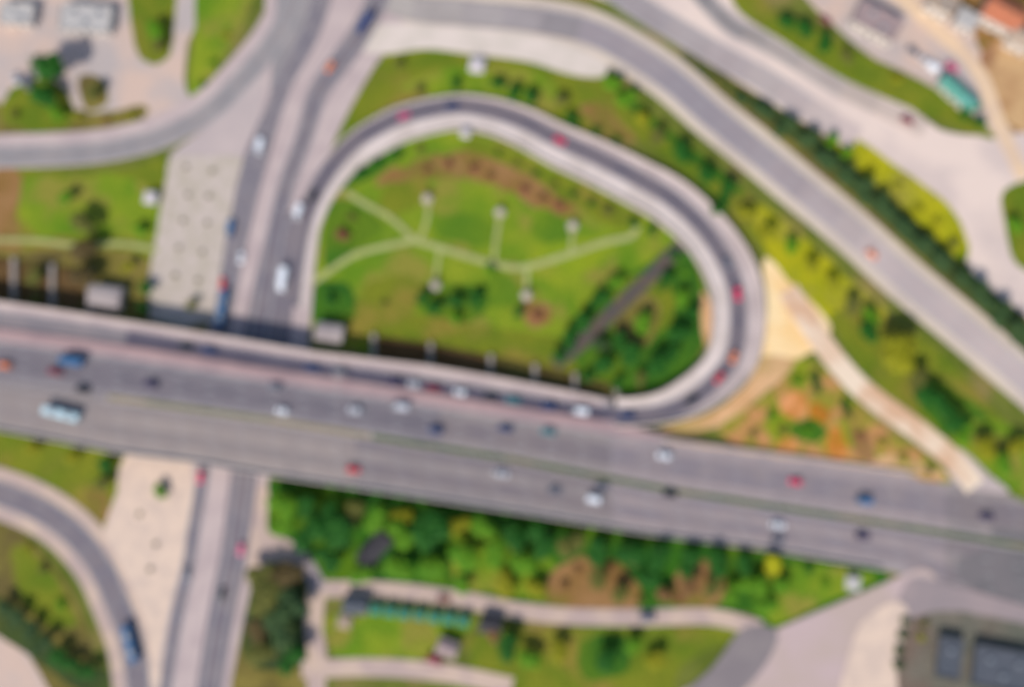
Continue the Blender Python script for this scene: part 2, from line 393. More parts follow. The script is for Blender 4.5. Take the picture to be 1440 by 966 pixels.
roadH = [(470, -60), (560, 5), (650, 18), (740, 27), (815, 41), (870, 65), (940, 110), (1000, 162), (1060, 210), (1120, 260), (1195, 322), (1270, 390), (1345, 452), (1440, 532), (1560, 635)]
road('road_verge', roadH, 32, M['verge_pale'], 0.0)
pave([(530, 36), (640, 38), (720, 46), (790, 60), (850, 88), (846, 108), (800, 104), (740, 86), (660, 76), (600, 69), (545, 76), (510, 70)], 'concrete_white', 'sidewalk')
conn = [(440, -80), (408, 15), (378, 68), (338, 115), (300, 153), (255, 181), (200, 202), (120, 216), (0, 221), (-110, 221)]
road('road_verge', conn, 28, M['concrete'], 0.0, lo=-15.5, hi=32)
vertL = [(398, -70), (370, 80), (352, 140), (340, 200), (325, 260), (310, 330), (300, 400), (292, 470), (280, 560), (268, 660), (258, 760), (238, 860), (210, 960), (190, 1040)]
vertR = [(312, 1040), (325, 960), (345, 860), (362, 785), (372, 740), (380, 665), (425, 560), (437, 450), (443, 370), (452, 305), (462, 240), (468, 205), (494, 150), (525, 96), (556, 50), (600, -70)]
pave(vertL + vertR, 'concrete', 'road_verge', 0.0, 4)
pave([(400, -70), (470, -70), (440, 30), (402, 100), (380, 135), (385, 70)], 'asphalt_conn', 'gore_paving', .02, 3)
pave([(250, 208), (300, 172), (345, 128), (372, 108), (364, 175), (346, 222), (300, 224), (240, 226)], 'asphalt_pink', 'gore_paving', .04, 3)
pave([(241, 222), (290, 220), (343, 222), (338, 250), (324, 315), (308, 400), (300, 452), (210, 448), (220, 330), (234, 250)], 'plaza', 'plaza', .08, 2)
pave([(176, 640), (270, 650), (263, 760), (240, 850), (226, 935), (222, 1040), (208, 1040), (210, 920), (192, 840), (150, 760), (148, 735), (165, 690)], 'plaza_warm', 'plaza', .08, 2)
roadD = [(-110, 665), (-20, 688), (50, 714), (100, 748), (140, 796), (163, 845), (184, 900), (194, 960), (200, 1050)]
road('road_verge', roadD, 36, M['lane_pale'], 0.0)
pave([(362, 690), (378, 690), (376, 745), (405, 758), (432, 778), (425, 800), (392, 790), (355, 800), (350, 780)], 'lane_pale', 'sidewalk', .1, 3)
roadE = [(452, 828), (550, 830), (650, 843), (720, 857), (800, 866), (900, 868), (1000, 867), (1070, 884)]
road('lane', roadE, 12, M['lane_pale'], .02)
road('lane', [(446, 826), (441, 880), (446, 930), (440, 1040)], 13, M['lane_pale'], .02)
road('lane', [(424, 941), (520, 938), (620, 945), (720, 965)], 13, M['lane_pale'], .02)
road('lane', [(384, 775), (412, 776), (432, 796), (450, 830)], 11, M['asphalt_pale'], .02)
slab('slip_road', [(1078, 890), (1180, 847), (1245, 819), (1300, 798), (1320, 830), (1282, 868), (1266, 930), (1262, 1040), (880, 1040), (1000, 948), (1045, 908)], M['slip_pave'], 0, 3)
pave([(1225, 862), (1262, 845), (1278, 868), (1262, 930), (1255, 1000), (1180, 1010), (1200, 900)], 'plaza_warm', 'sidewalk', .1, 4)
slab('slip_road', [(1045, 882), (1092, 886), (1082, 925), (1040, 975), (960, 1030), (900, 1030), (1000, 940)], M['asphalt'], 0, 3)
road('footpath', [(1108, 408), (1155, 480), (1195, 530), (1235, 565), (1292, 606), (1342, 648), (1372, 684)], 15, M['pale_path'], .03)
slab('slip_road', [(1275, 815), (1340, 822), (1440, 850), (1580, 885), (1580, 960), (1400, 905), (1270, 900)], M['corner_pave'], 0, 3)
pave([(1322, 636), (1352, 632), (1392, 668), (1420, 692), (1380, 690), (1345, 680)], 'asphalt_pink', 'footpath', .02, 3)
lawn([(1264, 890), (1290, 868), (1340, 858), (1440, 876), (1560, 896), (1560, 1040), (1252, 1040)], 'lawn_grey', 3)
road('dirt_road', [(1200, -80), (1262, -10), (1315, 40), (1355, 76), (1383, 115), (1405, 175), (1440, 250)], 10, M['dirt'], .02)
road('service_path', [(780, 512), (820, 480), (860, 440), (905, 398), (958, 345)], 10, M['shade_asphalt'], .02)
# garden paths
for pts, h in (([(486, 270), (515, 288), (548, 306), (582, 336)], 3.6), ([(440, 398), (470, 376), (500, 358), (540, 347), (582, 338)], 3.8),
               ([(580, 337), (640, 355), (690, 370), (735, 376), (790, 361), (850, 341), (888, 332), (897, 312)], 4.2),
               ([(602, 284), (600, 310), (590, 338)], 2.6), ([(703, 302), (698, 335), (694, 370)], 2.8), ([(805, 320), (803, 357)], 2.6),
               ([(740, 376), (741, 400), (740, 416)], 3.2), ([(618, 352), (614, 380), (612, 402)], 2.4),
               ([(-60, 338), (40, 338), (110, 345), (170, 343), (222, 352)], 3.4)):
    road('footpath', pts, h, M['path'], .03)
road('sidewalk', [(672, 70), (671, 98)], 7, M['concrete_white'], .1)
road('grass_patch', [(960, 78), (1010, 112), (1070, 152), (1104, 176), (1136, 198), (1188, 243), (1243, 291), (1298, 341), (1352, 391), (1408, 441), (1500, 530)], lerp_table([(78, 5), (170, 12), (220, 15), (600, 17)]), M['forest_floor'], 0)
# ---- asphalt of the low roads
_, PH, zH = road('road', roadH, 18, M['asphalt_pale'], .02)
fade_road([(1060, 210), (1120, 260), (1195, 322), (1230, 353)], 18, (164, 158, 168), (196, 184, 188), 5)
road('road', [(1229, 352), (1270, 390), (1345, 452), (1440, 532), (1560, 635)], 18, M['asphalt_pink'], .02)
fade_road([(470, -60), (560, 5), (650, 18), (740, 27), (815, 41)], 17, (190, 184, 184), (156, 152, 160), 6)
_, PJ, zJ = fade_road([(800, -60), (890, 5), (955, 45), (1020, 84), (1080, 116), (1125, 146), (1165, 172), (1205, 196)], 17, (158, 154, 162), (206, 192, 194), 8)
_, PI, zI = fade_road([(930, -70), (1018, 28), (1060, 52), (1100, 75), (1170, 118), (1225, 145), (1300, 182)], 12, (142, 140, 146), (204, 190, 186), 7)
_, PC, zC = road('road', conn, 14, M['asphalt_conn'], .02)
_, PA, zA = road('road', [(560, -70), (515, 33), (480, 85), (447, 132), (427, 195), (403, 260), (388, 325), (378, 380), (370, 430), (362, 480), (352, 580), (341, 685), (328, 780), (314, 850), (300, 930), (284, 1040)], lerp_table([(-70, 15), (95, 15), (200, 12), (320, 12), (390, 17), (480, 22), (660, 19), (1040, 18)]), M['asphalt_low'], .02)
_, PB, zB = road('road', [(470, -70), (440, 38), (402, 110), (382, 162), (363, 215), (350, 260), (341, 300), (330, 350), (321, 400), (313, 450), (300, 560), (285, 670), (273, 740), (264, 800), (250, 860), (238, 930), (222, 1040)], lerp_table([(-70, 13), (160, 12), (220, 17), (330, 15), (430, 12), (660, 9), (1040, 9)]), M['asphalt_low'], .02)
road('road', [(418, 300), (412, 345), (402, 400), (396, 450), (392, 500)], 14, M['asphalt_low'], .02)
_, PD, zD = road('road', roadD, 17, M['asphalt_low'], .02)
for P_, z_, offs_, half in ((PH, zH + .006, (-6, 6), 16.8), (PJ[:-14], zJ, (0,), 15.5), (PI[:-14], zI, (0,), 11), (PC, zC, (0,), 12.8), (PA, zA, (0,), 11), (PB, zB, (0,), 8), (PD, zD, (0,), 15.5)):
    zz = const(z_ + .006)
    for o_ in offs_: dash_line(P_, o_, zz)
    for s in (-1, 1): dash_line(P_, s * half, zz, 4, 0, .22)

# ================================================================== THE ELEVATED HIGHWAY
ZT = [(-400, 7.0), (470, 7.0), (560, 6.4), (700, 4.6), (880, 2.6), (1000, 1.5), (1150, .55), (1240, .25), (1300, .14), (1900, .14)]
zh = lerp_table(ZT)
xs = list(range(-160, 1641, 20))
top_e = lerp_table([(0, 481), (130, 498), (250, 516), (360, 534), (540, 561), (720, 590), (900, 618), (1080, 642), (1200, 658), (1330, 676), (1440, 694)])
med = lerp_table([(0, 537), (60, 546), (135, 556), (250, 572), (385, 591), (485, 607), (572, 622), (717, 645), (835, 668), (950, 690), (1090, 712), (1240, 735), (1440, 768)])
bot_e = lerp_table([(0, 602), (80, 617), (165, 634), (280, 648), (370, 664), (500, 683), (720, 717), (910, 748), (1070, 768), (1120, 777), (1270, 802), (1330, 838), (1440, 872)])
ramp_e = lerp_table([(0, 423), (100, 438), (220, 457), (300, 470), (360, 480), (435, 493), (540, 506), (600, 513), (700, 530), (800, 549), (860, 562)])
DECK = 1.3
BR0, BR1 = 160, 455                             # the bridge over the low roads, in picture x
def strip(name, x_list, f0, f1, dz, mat, depth=None, parent=None, zf=zh):
    bm = bmesh.new(); rows = []
    for x in x_list:
        z = zf(x) + dz; a, b = at(x, f0(x), z), at(x, f1(x), z)
        zb = -.4 if depth is None else z - depth
        rows.append([bm.verts.new(a), bm.verts.new(b), bm.verts.new((b.x, b.y, zb)), bm.verts.new((a.x, a.y, zb))])
    for i in range(len(rows) - 1):
        for k in range(4):
            l = (k + 1) % 4; bm.faces.new((rows[i][k], rows[i][l], rows[i + 1][l], rows[i + 1][k]))
    bm.faces.new(rows[0]); bm.faces.new(rows[-1][::-1]); bmesh.ops.recalc_face_normals(bm, faces=bm.faces)
    o = link(name, bm, mat)
    if parent: o.parent = parent
    else: struct(o)
    return o
def rangex(a, b, s=20):
    r_ = [a]; 
    while r_[-1] + s < b: r_.append(r_[-1] + s)
    return r_ + [b]
t_off = lambda x: top_e(x) - 3
b_off = lambda x: bot_e(x) + 4
r_off = lambda x: ramp_e(x)
# embankments either side of the bridge
strip('highway', rangex(-180, BR0), r_off, b_off, 0, M['concrete_grey'])
strip('highway', rangex(BR1, 860), r_off, b_off, 0, M['concrete_grey'])
strip('highway', rangex(860, 1660), lambda x: top_e(x) - 9 - max(0, 1 - (x - 860) / 90) * 10, b_off, -.002, M['concrete_grey'])
bridge = empty('highway_bridge', at((BR0 + BR1) / 2, 565, 0))
tag(bridge, 'wide grey concrete highway bridge crossing over the low twin roads and plaza', 'bridge')
bridge_inv = Matrix.Translation(-bridge.location)
def bpart(name, bm_obj):
    bm_obj.parent = bridge; bm_obj.matrix_parent_inverse = bridge_inv; 
    if 'kind' in bm_obj: del bm_obj['kind']
    return bm_obj
bpart('deck', strip('deck', rangex(BR0, BR1), r_off, b_off, 0, M['concrete_grey'], DECK))
def box(bm, x0, x1, y0, y1, z0, z1, mtx=None):
    r_ = bmesh.ops.create_cube(bm, size=1)
    vs_ = r_['verts']
    for v in vs_:
        v.co = Vector(((x0 + x1) / 2 + v.co.x * (x1 - x0), (y0 + y1) / 2 + v.co.y * (y1 - y0), (z0 + z1) / 2 + v.co.z * (z1 - z0)))
        if mtx: v.co = mtx @ v.co
    return vs_
def cyl(bm, r1, r2, z0, z1, x=0, y=0, seg=12, mtx=None):
    r_ = bmesh.ops.create_cone(bm, cap_ends=True, segments=seg, radius1=r1, radius2=r2, depth=z1 - z0)
    for v in r_['verts']:
        v.co += Vector((x, y, (z0 + z1) / 2))
        if mtx: v.co = mtx @ v.co
    return r_['verts']
for px, py in ((357, 482), (352, 520), (349, 560), (345, 600), (336, 640), (306, 486), (298, 530), (295, 570), (286, 610), (280, 640), (436, 520), (420, 560), (405, 600), (392, 640), (215, 470), (205, 520), (198, 570), (190, 620)):
    b_ = bmesh.new(); cyl(b_, .75, .75, -.2, 7 - DECK, seg=16)
    q = at(px, py, 0); o = link('pier', b_, M['wall']); o.location = q; bpart('pier', o)
# abutment walls close the embankments themselves (ribbon ends)
# carriageways, shoulder, median
allx = rangex(-180, 1660)
strip('shoulder', rangex(-180, 930), lambda x: top_e(x) - 20 + max(0, (x - 860) / 70) * 12, lambda x: top_e(x) - 1, .012, M['pink_shoulder'], .004)
for xa, xb, ka, kb in ((-180, 500, 'west', 'low'), (500, 620, 'west', 'mid'), (620, 860, 'mid', 'mid'), (860, 1330, 'east', 'east'), (1330, 1660, 'mid', 'mid')):
    for f0, f1, kk, tones in ((lambda x: top_e(x), lambda x: med(x) - 4, ka, 'abba'), (lambda x: med(x) + 4, lambda x: bot_e(x) - 3, kb, 'baba')):
        for k in range(4):
            g0 = (lambda f0, f1, k: lambda x: f0(x) + (f1(x) - f0(x)) * k / 4)(f0, f1, k); g1 = (lambda f0, f1, k: lambda x: f0(x) + (f1(x) - f0(x)) * (k + 1) / 4)(f0, f1, k)
            strip('carriageway', rangex(xa, xb), g0, g1, .016, M[kk + '_' + tones[k]], .004)
strip('shoulder', rangex(935, 1300), lambda x: top_e(x) - 8, lambda x: top_e(x) - .6, .014, M['tan_shoulder'], .004)
strip('median', rangex(150, 1500), lambda x: med(x) - 4.5, lambda x: med(x) + 4.5, .16, M['concrete_rim'], .15)
strip('median_grass', rangex(152, 520), lambda x: med(x) - 3.6, lambda x: med(x) + 3.6, .18, M['median_dry'], .03)
strip('median_grass', rangex(522, 1498), lambda x: med(x) - 3.8, lambda x: med(x) + 3.8, .18, M['median_green'], .03)
strip('carriageway', rangex(-180, 149), lambda x: med(x) - 5, lambda x: med(x) + 5, .012, M['asphalt'], .004)
def yline(f): return [Vector((x, f(x))) for x in allx]
zmark = lambda i, p: zh(p.x) + .022
for a_, b_ in ((lambda x: top_e(x) + 1, lambda x: med(x) - 6), (lambda x: med(x) + 6, lambda x: bot_e(x) - 5)):
    for k in range(5):
        f = (lambda a_, b_, k: lambda x: a_(x) + (b_(x) - a_(x)) * k / 4)(a_, b_, k)
        P_ = yline(f)
        dash_line(P_, 0, zmark, 2.5 if k in (1, 2, 3) else 4, 7.5 if k in (1, 2, 3) else 0, .15)
# darker asphalt overlay where the slip roads meet the highway in the east
strip('carriageway', rangex(1345, 1660), lambda x: med(x) + 3 + max(0, 1 - (x - 1345) / 60) * 30, lambda x: bot_e(x) - 4 - max(0, 1 - (x - 1345) / 60) * 30, .018, M['asphalt_darker'], .004)
strip('carriageway', rangex(1395, 1660), lambda x: med(x) - 20, lambda x: med(x) - 3.5, .018, M['asphalt_darker'], .004)

# ---- the loop ramp
LOOP = [  # lane centre x, y, inner edge, outer edge, height
    (-160, 427, 25, 25), (0, 450, 25, 25), (100, 463, 25, 25), (220, 482, 25, 25), (360, 505, 25, 22), (560, 537, 29, 20), (680, 557, 29, 20), (780, 573, 27, 18), (832, 580, 26, 17),
    (882, 585, 26, 16), (932, 580, 30, 16), (975, 561, 34, 24), (1010, 531, 34, 32), (1031, 500, 36, 36), (1038, 462, 36, 38), (1036, 412, 36, 38), (1020, 367, 35, 36), (990, 322, 35, 32),
    (945, 280, 37, 30), (895, 250, 38, 27), (840, 221, 38, 24), (787, 197, 37, 22), (735, 170, 35, 19), (685, 154, 33, 17), (635, 149, 34, 15), (567, 163, 36, 15), (522, 184, 36, 14), (495, 203, 34, 14), (468, 232, 30, 14), (443, 272, 26, 14),
    (425, 320, 24, 12), (416, 370, 24, 12), (409, 430, 24, 12)]
c4 = []
PL4 = []
for i in range(len(LOOP) - 1):
    a, b, c, d = (LOOP[max(i - 1, 0)], LOOP[i], LOOP[i + 1], LOOP[min(i + 2, len(LOOP) - 1)])
    for k in range(6):
        t = k / 6
        PL4.append([.5 * ((2 * b[q]) + (c[q] - a[q]) * t + (2 * a[q] - 5 * b[q] + 4 * c[q] - d[q]) * t * t + (3 * b[q] - a[q] - 3 * c[q] + d[q]) * t ** 3) for q in range(4)])
PL4.append(list(LOOP[-1]))
PLp = [Vector((q[0], q[1])) for q in PL4]
i880 = next(i for i, q in enumerate(PL4) if q[0] >= 860)
iend = len(PL4) - 1
istart_low = next(i for i in range(len(PL4)) if i > i880 and PL4[i][0] <= 470 )
def zl(i, p=None):
    if i <= i880: return zh(PL4[i][0])
    z0 = zh(PL4[i880][0]); t = min(1, (i - i880) / (istart_low - i880))
    t = t * t * (3 - 2 * t)
    return z0 + (.34 - z0) * t
Lp = PLp[i880:]; 
idx = lambda i: i + i880
# travelling from the highway round the loop the inner side is the left side in the picture: offs() gives it as negative
sgn = 1
def lr(name, lo, hi, dz, mat, depth=None, P=None, base=0):
    P = P or Lp
    return ribbon(name, P, lo, hi, lambda i, p: zl(i + base) + dz, (lambda i, z: -.4) if depth is None else (lambda i, z: z - depth), mat)
INN = lambda i: -PL4[i + i880][2]; OUT = lambda i: PL4[i + i880][3]
lr('loop_ramp', INN, OUT, .004, M['concrete'], base=i880)
lr('shoulder', lambda i: -PL4[i + i880][2] + 3, lambda i: -13, .012, M['concrete_inner'], .008, base=i880)
lr('shoulder', lambda i: 13, lambda i: PL4[i + i880][3] - 3, .012, M['concrete_rim'], .008, base=i880)
i200 = next(i for i, q_ in enumerate(PL4) if q_[0] >= 165)
ribbon('ramp_lane', PLp[:i200 + 1], const(-12), const(12), lambda i, p: zl(i) + .020, lambda i, z: z - .01, M['asphalt_mid'])
ribbon('ramp_lane', PLp[i200:i880 + 1], const(-12), const(12), lambda i, p: zl(i + i200) + .020, lambda i, z: z - .01, M['asphalt_dark'])
o_ = ribbon('ramp_lane', PLp[i880:], const(-12), const(12), lambda i, p: zl(i + i880) + .020, lambda i, z: z - .01, M['asphalt_ramp'])
strip('shoulder', rangex(-180, 850), lambda x: ramp_e(x) + 1.5, lambda x: ramp_e(x) + 12.5, .014, M['concrete'], .004)
for s in (-11, 11): dash_line(PLp, s, lambda i, p: zl(i) + .026, 4, 0, .13)
struct(link('road_markings', marks, M['paint']))

# ---- parapets
def parapet(P, off, zf, label, h=.95, th=.45, mat='parapet'):
    bm = bmesh.new(); rows = []
    for i, p in enumerate(P):
        n = offs(P, i); q = p + n * off; z = zf(i, p)
        c = at(q.x, q.y, z); d = at(q.x + n.x, q.y + n.y, z) - c; d.normalize(); d *= th / 2
        rows.append([bm.verts.new(c - d * 1.4 - Vector((0, 0, .2))), bm.verts.new(c - d * .7 + Vector((0, 0, h))), bm.verts.new(c + d * .7 + Vector((0, 0, h))), bm.verts.new(c + d * 1.4 - Vector((0, 0, .2)))])
    for i in range(len(rows) - 1):
        for k in range(4):
            l = (k + 1) % 4; bm.faces.new((rows[i][k], rows[i][l], rows[i + 1][l], rows[i + 1][k]))
    bm.faces.new(rows[0]); bm.faces.new(rows[-1][::-1]); bmesh.ops.recalc_face_normals(bm, faces=bm.faces)
    o = link('concrete_barrier', bm, M[mat]); return tag(o, label, 'barrier')
zhp = lambda i, p: zh(p.x) + .02
parapet([Vector((x, ramp_e(x) + 2)) for x in rangex(-180, 845)], 0, zhp, 'pale concrete parapet on the north edge of the slip lane beside the highway')
parapet([Vector((x, bot_e(x) + 2.5)) for x in rangex(-180, 1240)], 0, zhp, 'pale concrete parapet on the south edge of the highway above the trees')
parapet([Vector((x, top_e(x) - 18)) for x in rangex(-180, 850)], 0, zhp, 'low concrete divider between the dark slip lane and the highway', .7, .3, 'pink_shoulder')
parapet([Vector((x, top_e(x) - 5)) for x in rangex(930, 1290)], 0, zhp, 'pale concrete barrier between the highway and the patch of orange soil', .7, .3)
iz = lambda i, p: zl(i + i880)
PLb = [PLp[i] - offs(PLp, i) * (PL4[i][2] - 2) for i in range(i880, istart_low + 1)]
parapet(PLb, 0, iz, 'pale inner parapet of the loop ramp, curving round the garden')
PLc = [PLp[i] + offs(PLp, i) * (PL4[i][3] - 2) for i in range(i880, istart_low + 1)]
parapet(PLc, 0, iz, 'pale outer parapet of the loop ramp')

# ================================================================== VEHICLES
def loft(bm, secs):
    """closed skin through rings of points; every ring has the same count"""
    rings = [[bm.verts.new(p) for p in s] for s in secs]; n = len(rings[0])
    for a, b in zip(rings, rings[1:]):
        for k in range(n): bm.faces.new((a[k], a[(k + 1) % n], b[(k + 1) % n], b[k]))
    bm.faces.new(rings[0][::-1]); bm.faces.new(rings[-1]); bmesh.ops.recalc_face_normals(bm, faces=bm.faces)
def section(x, hw, z0, z1, cr=.12):
    return [(x, -hw, z0 + cr), (x, -hw + cr * .5, z0), (x, hw - cr * .5, z0), (x, hw, z0 + cr), (x, hw * .99, z1 - cr), (x, hw - cr * 1.6, z1), (x, -hw + cr * 1.6, z1), (x, -hw * .99, z1 - cr)]
def wheels(root, xs_, tr, r=.33, wd=.22):
    for x in xs_:
        for s in (-1, 1):
            mt = Matrix.Translation((x, s * tr, r)) @ Matrix.Rotation(R(90), 4, 'X')
            b = bmesh.new(); cyl(b, r, r, -wd / 2, wd / 2, seg=16, mtx=mt); w_ = child('wheel', b, M['tyre'], root)
            b = bmesh.new(); cyl(b, r * .6, r * .6, -.02, .02, seg=12, mtx=Matrix.Translation((0, s * (wd / 2 + .01), 0)) @ mt); child('rim', b, M['rim'], w_)
def lights(root, xf, xr, y, z, hw=.17):
    for s in (-1, 1):
        b = bmesh.new(); box(b, xf - .05, xf + .03, s * y - hw, s * y + hw, z - .07, z + .07); child('headlight', b, M['lamp'], root)
        b = bmesh.new(); box(b, xr - .03, xr + .05, s * y - hw, s * y + hw, z - .03, z + .12); child('tail_light', b, M['tail'], root)
def make_car(kind, color):
    r_ = empty('car' if kind in ('sedan', 'hatchback', 'suv') else kind, (0, 0, 0)); pm = PAINT[color]
    if kind in ('sedan', 'hatchback', 'suv'):
        Lh, hw, hh, rf = {'sedan': (2.3, .92, .92, 1.45), 'hatchback': (2.05, .89, .95, 1.5), 'suv': (2.3, .97, 1.08, 1.72)}[kind]
        b = bmesh.new()
        rear = hh if kind != 'sedan' else hh * .98
        loft(b, [section(Lh, hw * .8, .35, hh * .68), section(Lh - .12, hw * .92, .25, hh * .76), section(Lh - .55, hw * .98, .2, hh * .86), section(Lh * .42, hw, .2, hh), section(-Lh * .55, hw, .2, hh * 1.02),
                 section(-Lh + .35, hw * .97, .22, rear), section(-Lh + .1, hw * .93, .28, rear * .95), section(-Lh, hw * .84, .36, rear * .84)])
        child('body', b, pm, r_)
        b = bmesh.new(); xb = -Lh * .72 if kind == 'sedan' else -Lh + .22
        loft(b, [section(Lh * .45, hw * .84, hh * .93, hh * 1.0, .03), section(Lh * .14, hw * .78, hh * .93, rf - .05, .06), section(-Lh * .4, hw * .78, hh * .93, rf - .03, .06), section(xb, hw * .82, hh * .93, hh * 1.04, .03)])
        child('windows', b, M['glass'], r_)
        b = bmesh.new(); xr_ = -Lh * .42 if kind == 'sedan' else -Lh * .66
        loft(b, [section(Lh * .14, hw * .72, rf - .06, rf - .01, .015), section(-Lh * .12, hw * .76, rf - .07, rf + .02, .015), section(xr_, hw * .72, rf - .09, rf - .01, .015)])
        child('roof', b, pm, r_)
        wheels(r_, (Lh * .62, -Lh * .6), hw - .1); lights(r_, Lh - .1, -Lh + .1, hw * .66, hh * .62)
    elif kind == 'van':
        b = bmesh.new(); loft(b, [section(2.5, .85, .4, 1.0), section(2.3, .95, .3, 1.25), section(1.6, .97, .28, 2.05), section(-2.4, .97, .28, 2.1), section(-2.5, .93, .34, 2.0)]); child('body', b, pm, r_)
        b = bmesh.new(); v_ = [(2.28, .8, 1.3), (2.28, -.8, 1.3), (1.68, -.78, 1.98), (1.68, .78, 1.98)]
        f0 = [b.verts.new(Vector(p) + Vector((.03, 0, .03))) for p in v_]; f1 = [b.verts.new(Vector(p) - Vector((.03, 0, .03))) for p in v_]
        b.faces.new(f0); b.faces.new(f1[::-1])
        for k in range(4): b.faces.new((f0[k], f1[k], f1[(k + 1) % 4], f0[(k + 1) % 4]))
        bmesh.ops.recalc_face_normals(b, faces=b.faces)
        child('windscreen', b, M['glass'], r_)
        for s in (-1, 1):
            b = bmesh.new(); box(b, .6, 1.5, s * .985 - .012, s * .985 + .012, 1.25, 1.8); child('side_window', b, M['glass'], r_)
        wheels(r_, (1.6, -1.5), .86); lights(r_, 2.42, -2.42, .68, .85)
    elif kind == 'truck':
        b = bmesh.new(); loft(b, [section(4.0, 1.05, .5, 1.5), section(3.85, 1.12, .45, 2.1), section(3.4, 1.12, .45, 2.5), section(2.1, 1.12, .45, 2.55)]); child('cab', b, pm, r_)
        b = bmesh.new(); box(b, 3.66, 3.74, -.95, .95, 1.6, 2.2, Matrix.Translation((.24, 0, 0))); child('windscreen', b, M['glass'], r_)
        b = bmesh.new(); box(b, -3.9, 1.95, -1.2, 1.2, .95, 3.2); bmesh.ops.bevel(b, geom=b.edges[:], offset=.06, segments=1, affect='EDGES'); child('cargo_box', b, PAINT['white'] if color == 'sky' else pm, r_)
        b = bmesh.new(); box(b, -3.8, 2.1, -.45, .45, .6, .93); child('chassis', b, M['trim'], r_)
        wheels(r_, (3.0, -1.9, -3.0), .95, .45, .3); lights(r_, 4.02, -3.95, .8, .8)
    elif kind == 'bus':
        b = bmesh.new(); loft(b, [section(5.8, 1.15, .5, 2.7, .2), section(5.6, 1.25, .4, 3.0, .2), section(-5.6, 1.25, .4, 3.0, .2), section(-5.8, 1.18, .5, 2.8, .2)]); child('body', b, pm, r_)
        for s in (-1, 1):
            b = bmesh.new(); box(b, -5.3, 4.9, s * 1.255 - .012, s * 1.255 + .012, 1.5, 2.4); child('side_windows', b, M['glass'], r_)
        b = bmesh.new(); box(b, 5.72, 5.82, -1.0, 1.0, 1.2, 2.5); child('windscreen', b, M['glass'], r_)
        for x in (2.6, -2.4):
            b = bmesh.new(); box(b, x - 1.1, x + 1.1, -.7, .7, 2.98, 3.25); bmesh.ops.bevel(b, geom=b.edges[:], offset=.08, segments=2, affect='EDGES'); child('roof_unit', b, M['steel'], r_)
        wheels(r_, (3.6, -3.4), 1.05, .48, .3); lights(r_, 5.78, -5.78, .85, .85)
    return r_
protos = {}
def vehicle(px, py, ang, kind, color, label, z=None, group=None):
    """ang: heading in the picture, degrees clockwise from rightwards"""
    key = (kind, color)
    zz = z if z is not None else zh(px) + .03
    if key not in protos: o = protos[key] = make_car(kind, color)
    else: o = copy_tree(protos[key])
    o.location = at(px, py, zz); o.rotation_euler = (0, 0, R(-ang))
    cat = {'sedan': 'car', 'hatchback': 'car', 'suv': 'car'}.get(kind, kind)
    tag(o, label, cat, group)
    return o
def loopz(px, py):
    i = min(range(i880, len(PLp)), key=lambda i: (PLp[i] - Vector((px, py))).length); return zl(i) + .04
GH = 'vehicles on the highway'; GR = 'cars on the loop ramp and slip lane'; GL = 'vehicles on the low roads'
W_, E_ = 189, 9.5
for px, py, a, k, c, l in (
    (103, 509, W_, 'truck', 'blue', 'blue truck on the upper carriageway at the far left, beside a maroon car'),
    (79, 523, W_, 'sedan', 'maroon', 'dark red car right beside the blue truck near the left edge'),
    (8, 514, W_, 'hatchback', 'orange', 'orange-red car on the highway cut by the left edge'),
    (213, 541, W_, 'suv', 'purple', 'dark car alone on the upper carriageway right of the blue truck'),
    (388, 544, W_, 'sedan', 'grey', 'grey car near the divider above a white car on the bridge'),
    (398, 578, W_, 'hatchback', 'white', 'white car close to the yellowish median on the bridge'),
    (500, 577, W_, 'suv', 'silver', 'silver car in the middle of the upper carriageway above the red car'),
    (564, 572, W_, 'van', 'silver', 'light grey van just right of the silver car'),
    (613, 605, W_, 'suv', 'navy', 'navy blue car hugging the median of the highway'),
    (711, 603, W_, 'sedan', 'navy', 'dark blue car, left one of two dark cars running abreast under the slip lane'),
    (771, 607, W_, 'sedan', 'teal', 'dark teal car, right one of the two dark cars under the slip lane'),
    (934, 641, W_, 'suv', 'white', 'white car on the upper carriageway below the end of the loop'),
    (1118, 677, W_, 'hatchback', 'crimson', 'bright crimson car on the upper carriageway below the orange soil'),
    (1214, 704, W_, 'van', 'blue', 'blue van on the upper carriageway near the right side'),
    (1386, 726, W_, 'sedan', 'purple', 'dark purple car at the far right of the upper carriageway'),
    (90, 582, 14, 'bus', 'sky', 'pale blue bus on the lower carriageway at the far left'),
    (118, 548, E_, 'suv', 'black', 'black car shape in place of the shadow cast by the pale blue bus'),  # dark body added to stand for the bus's cast shadow
    (497, 660, E_, 'hatchback', 'red', 'red car on the lower carriageway above the dark green trees'),
    (705, 666, E_, 'sedan', 'silver', 'silver car alone in mid lower carriageway between the red car and the white van'),
    (836, 702, E_, 'van', 'white', 'white van on the lower carriageway'),
    (846, 684, E_, 'sedan', 'grey', 'dark grey car shape in place of the shadow cast by the white van'),  # dark car shape put in where the van throws its shadow
    (780, 690, E_, 'sedan', 'grey', 'dull grey car following behind the white van'),
    (942, 694, E_, 'suv', 'black', 'black car ahead of the white van, close to the median'),
    (1093, 738, E_, 'sedan', 'white', 'white car abreast of a dark car above the yellow bush'),
    (1094, 757, E_, 'sedan', 'grey', 'dark grey car nearest the yellow bush'),
    (1212, 754, E_, 'suv', 'purple', 'dark car on the lower carriageway opposite the blue van'),
    ):
    vehicle(px, py, a, k, c, l, group=GH)
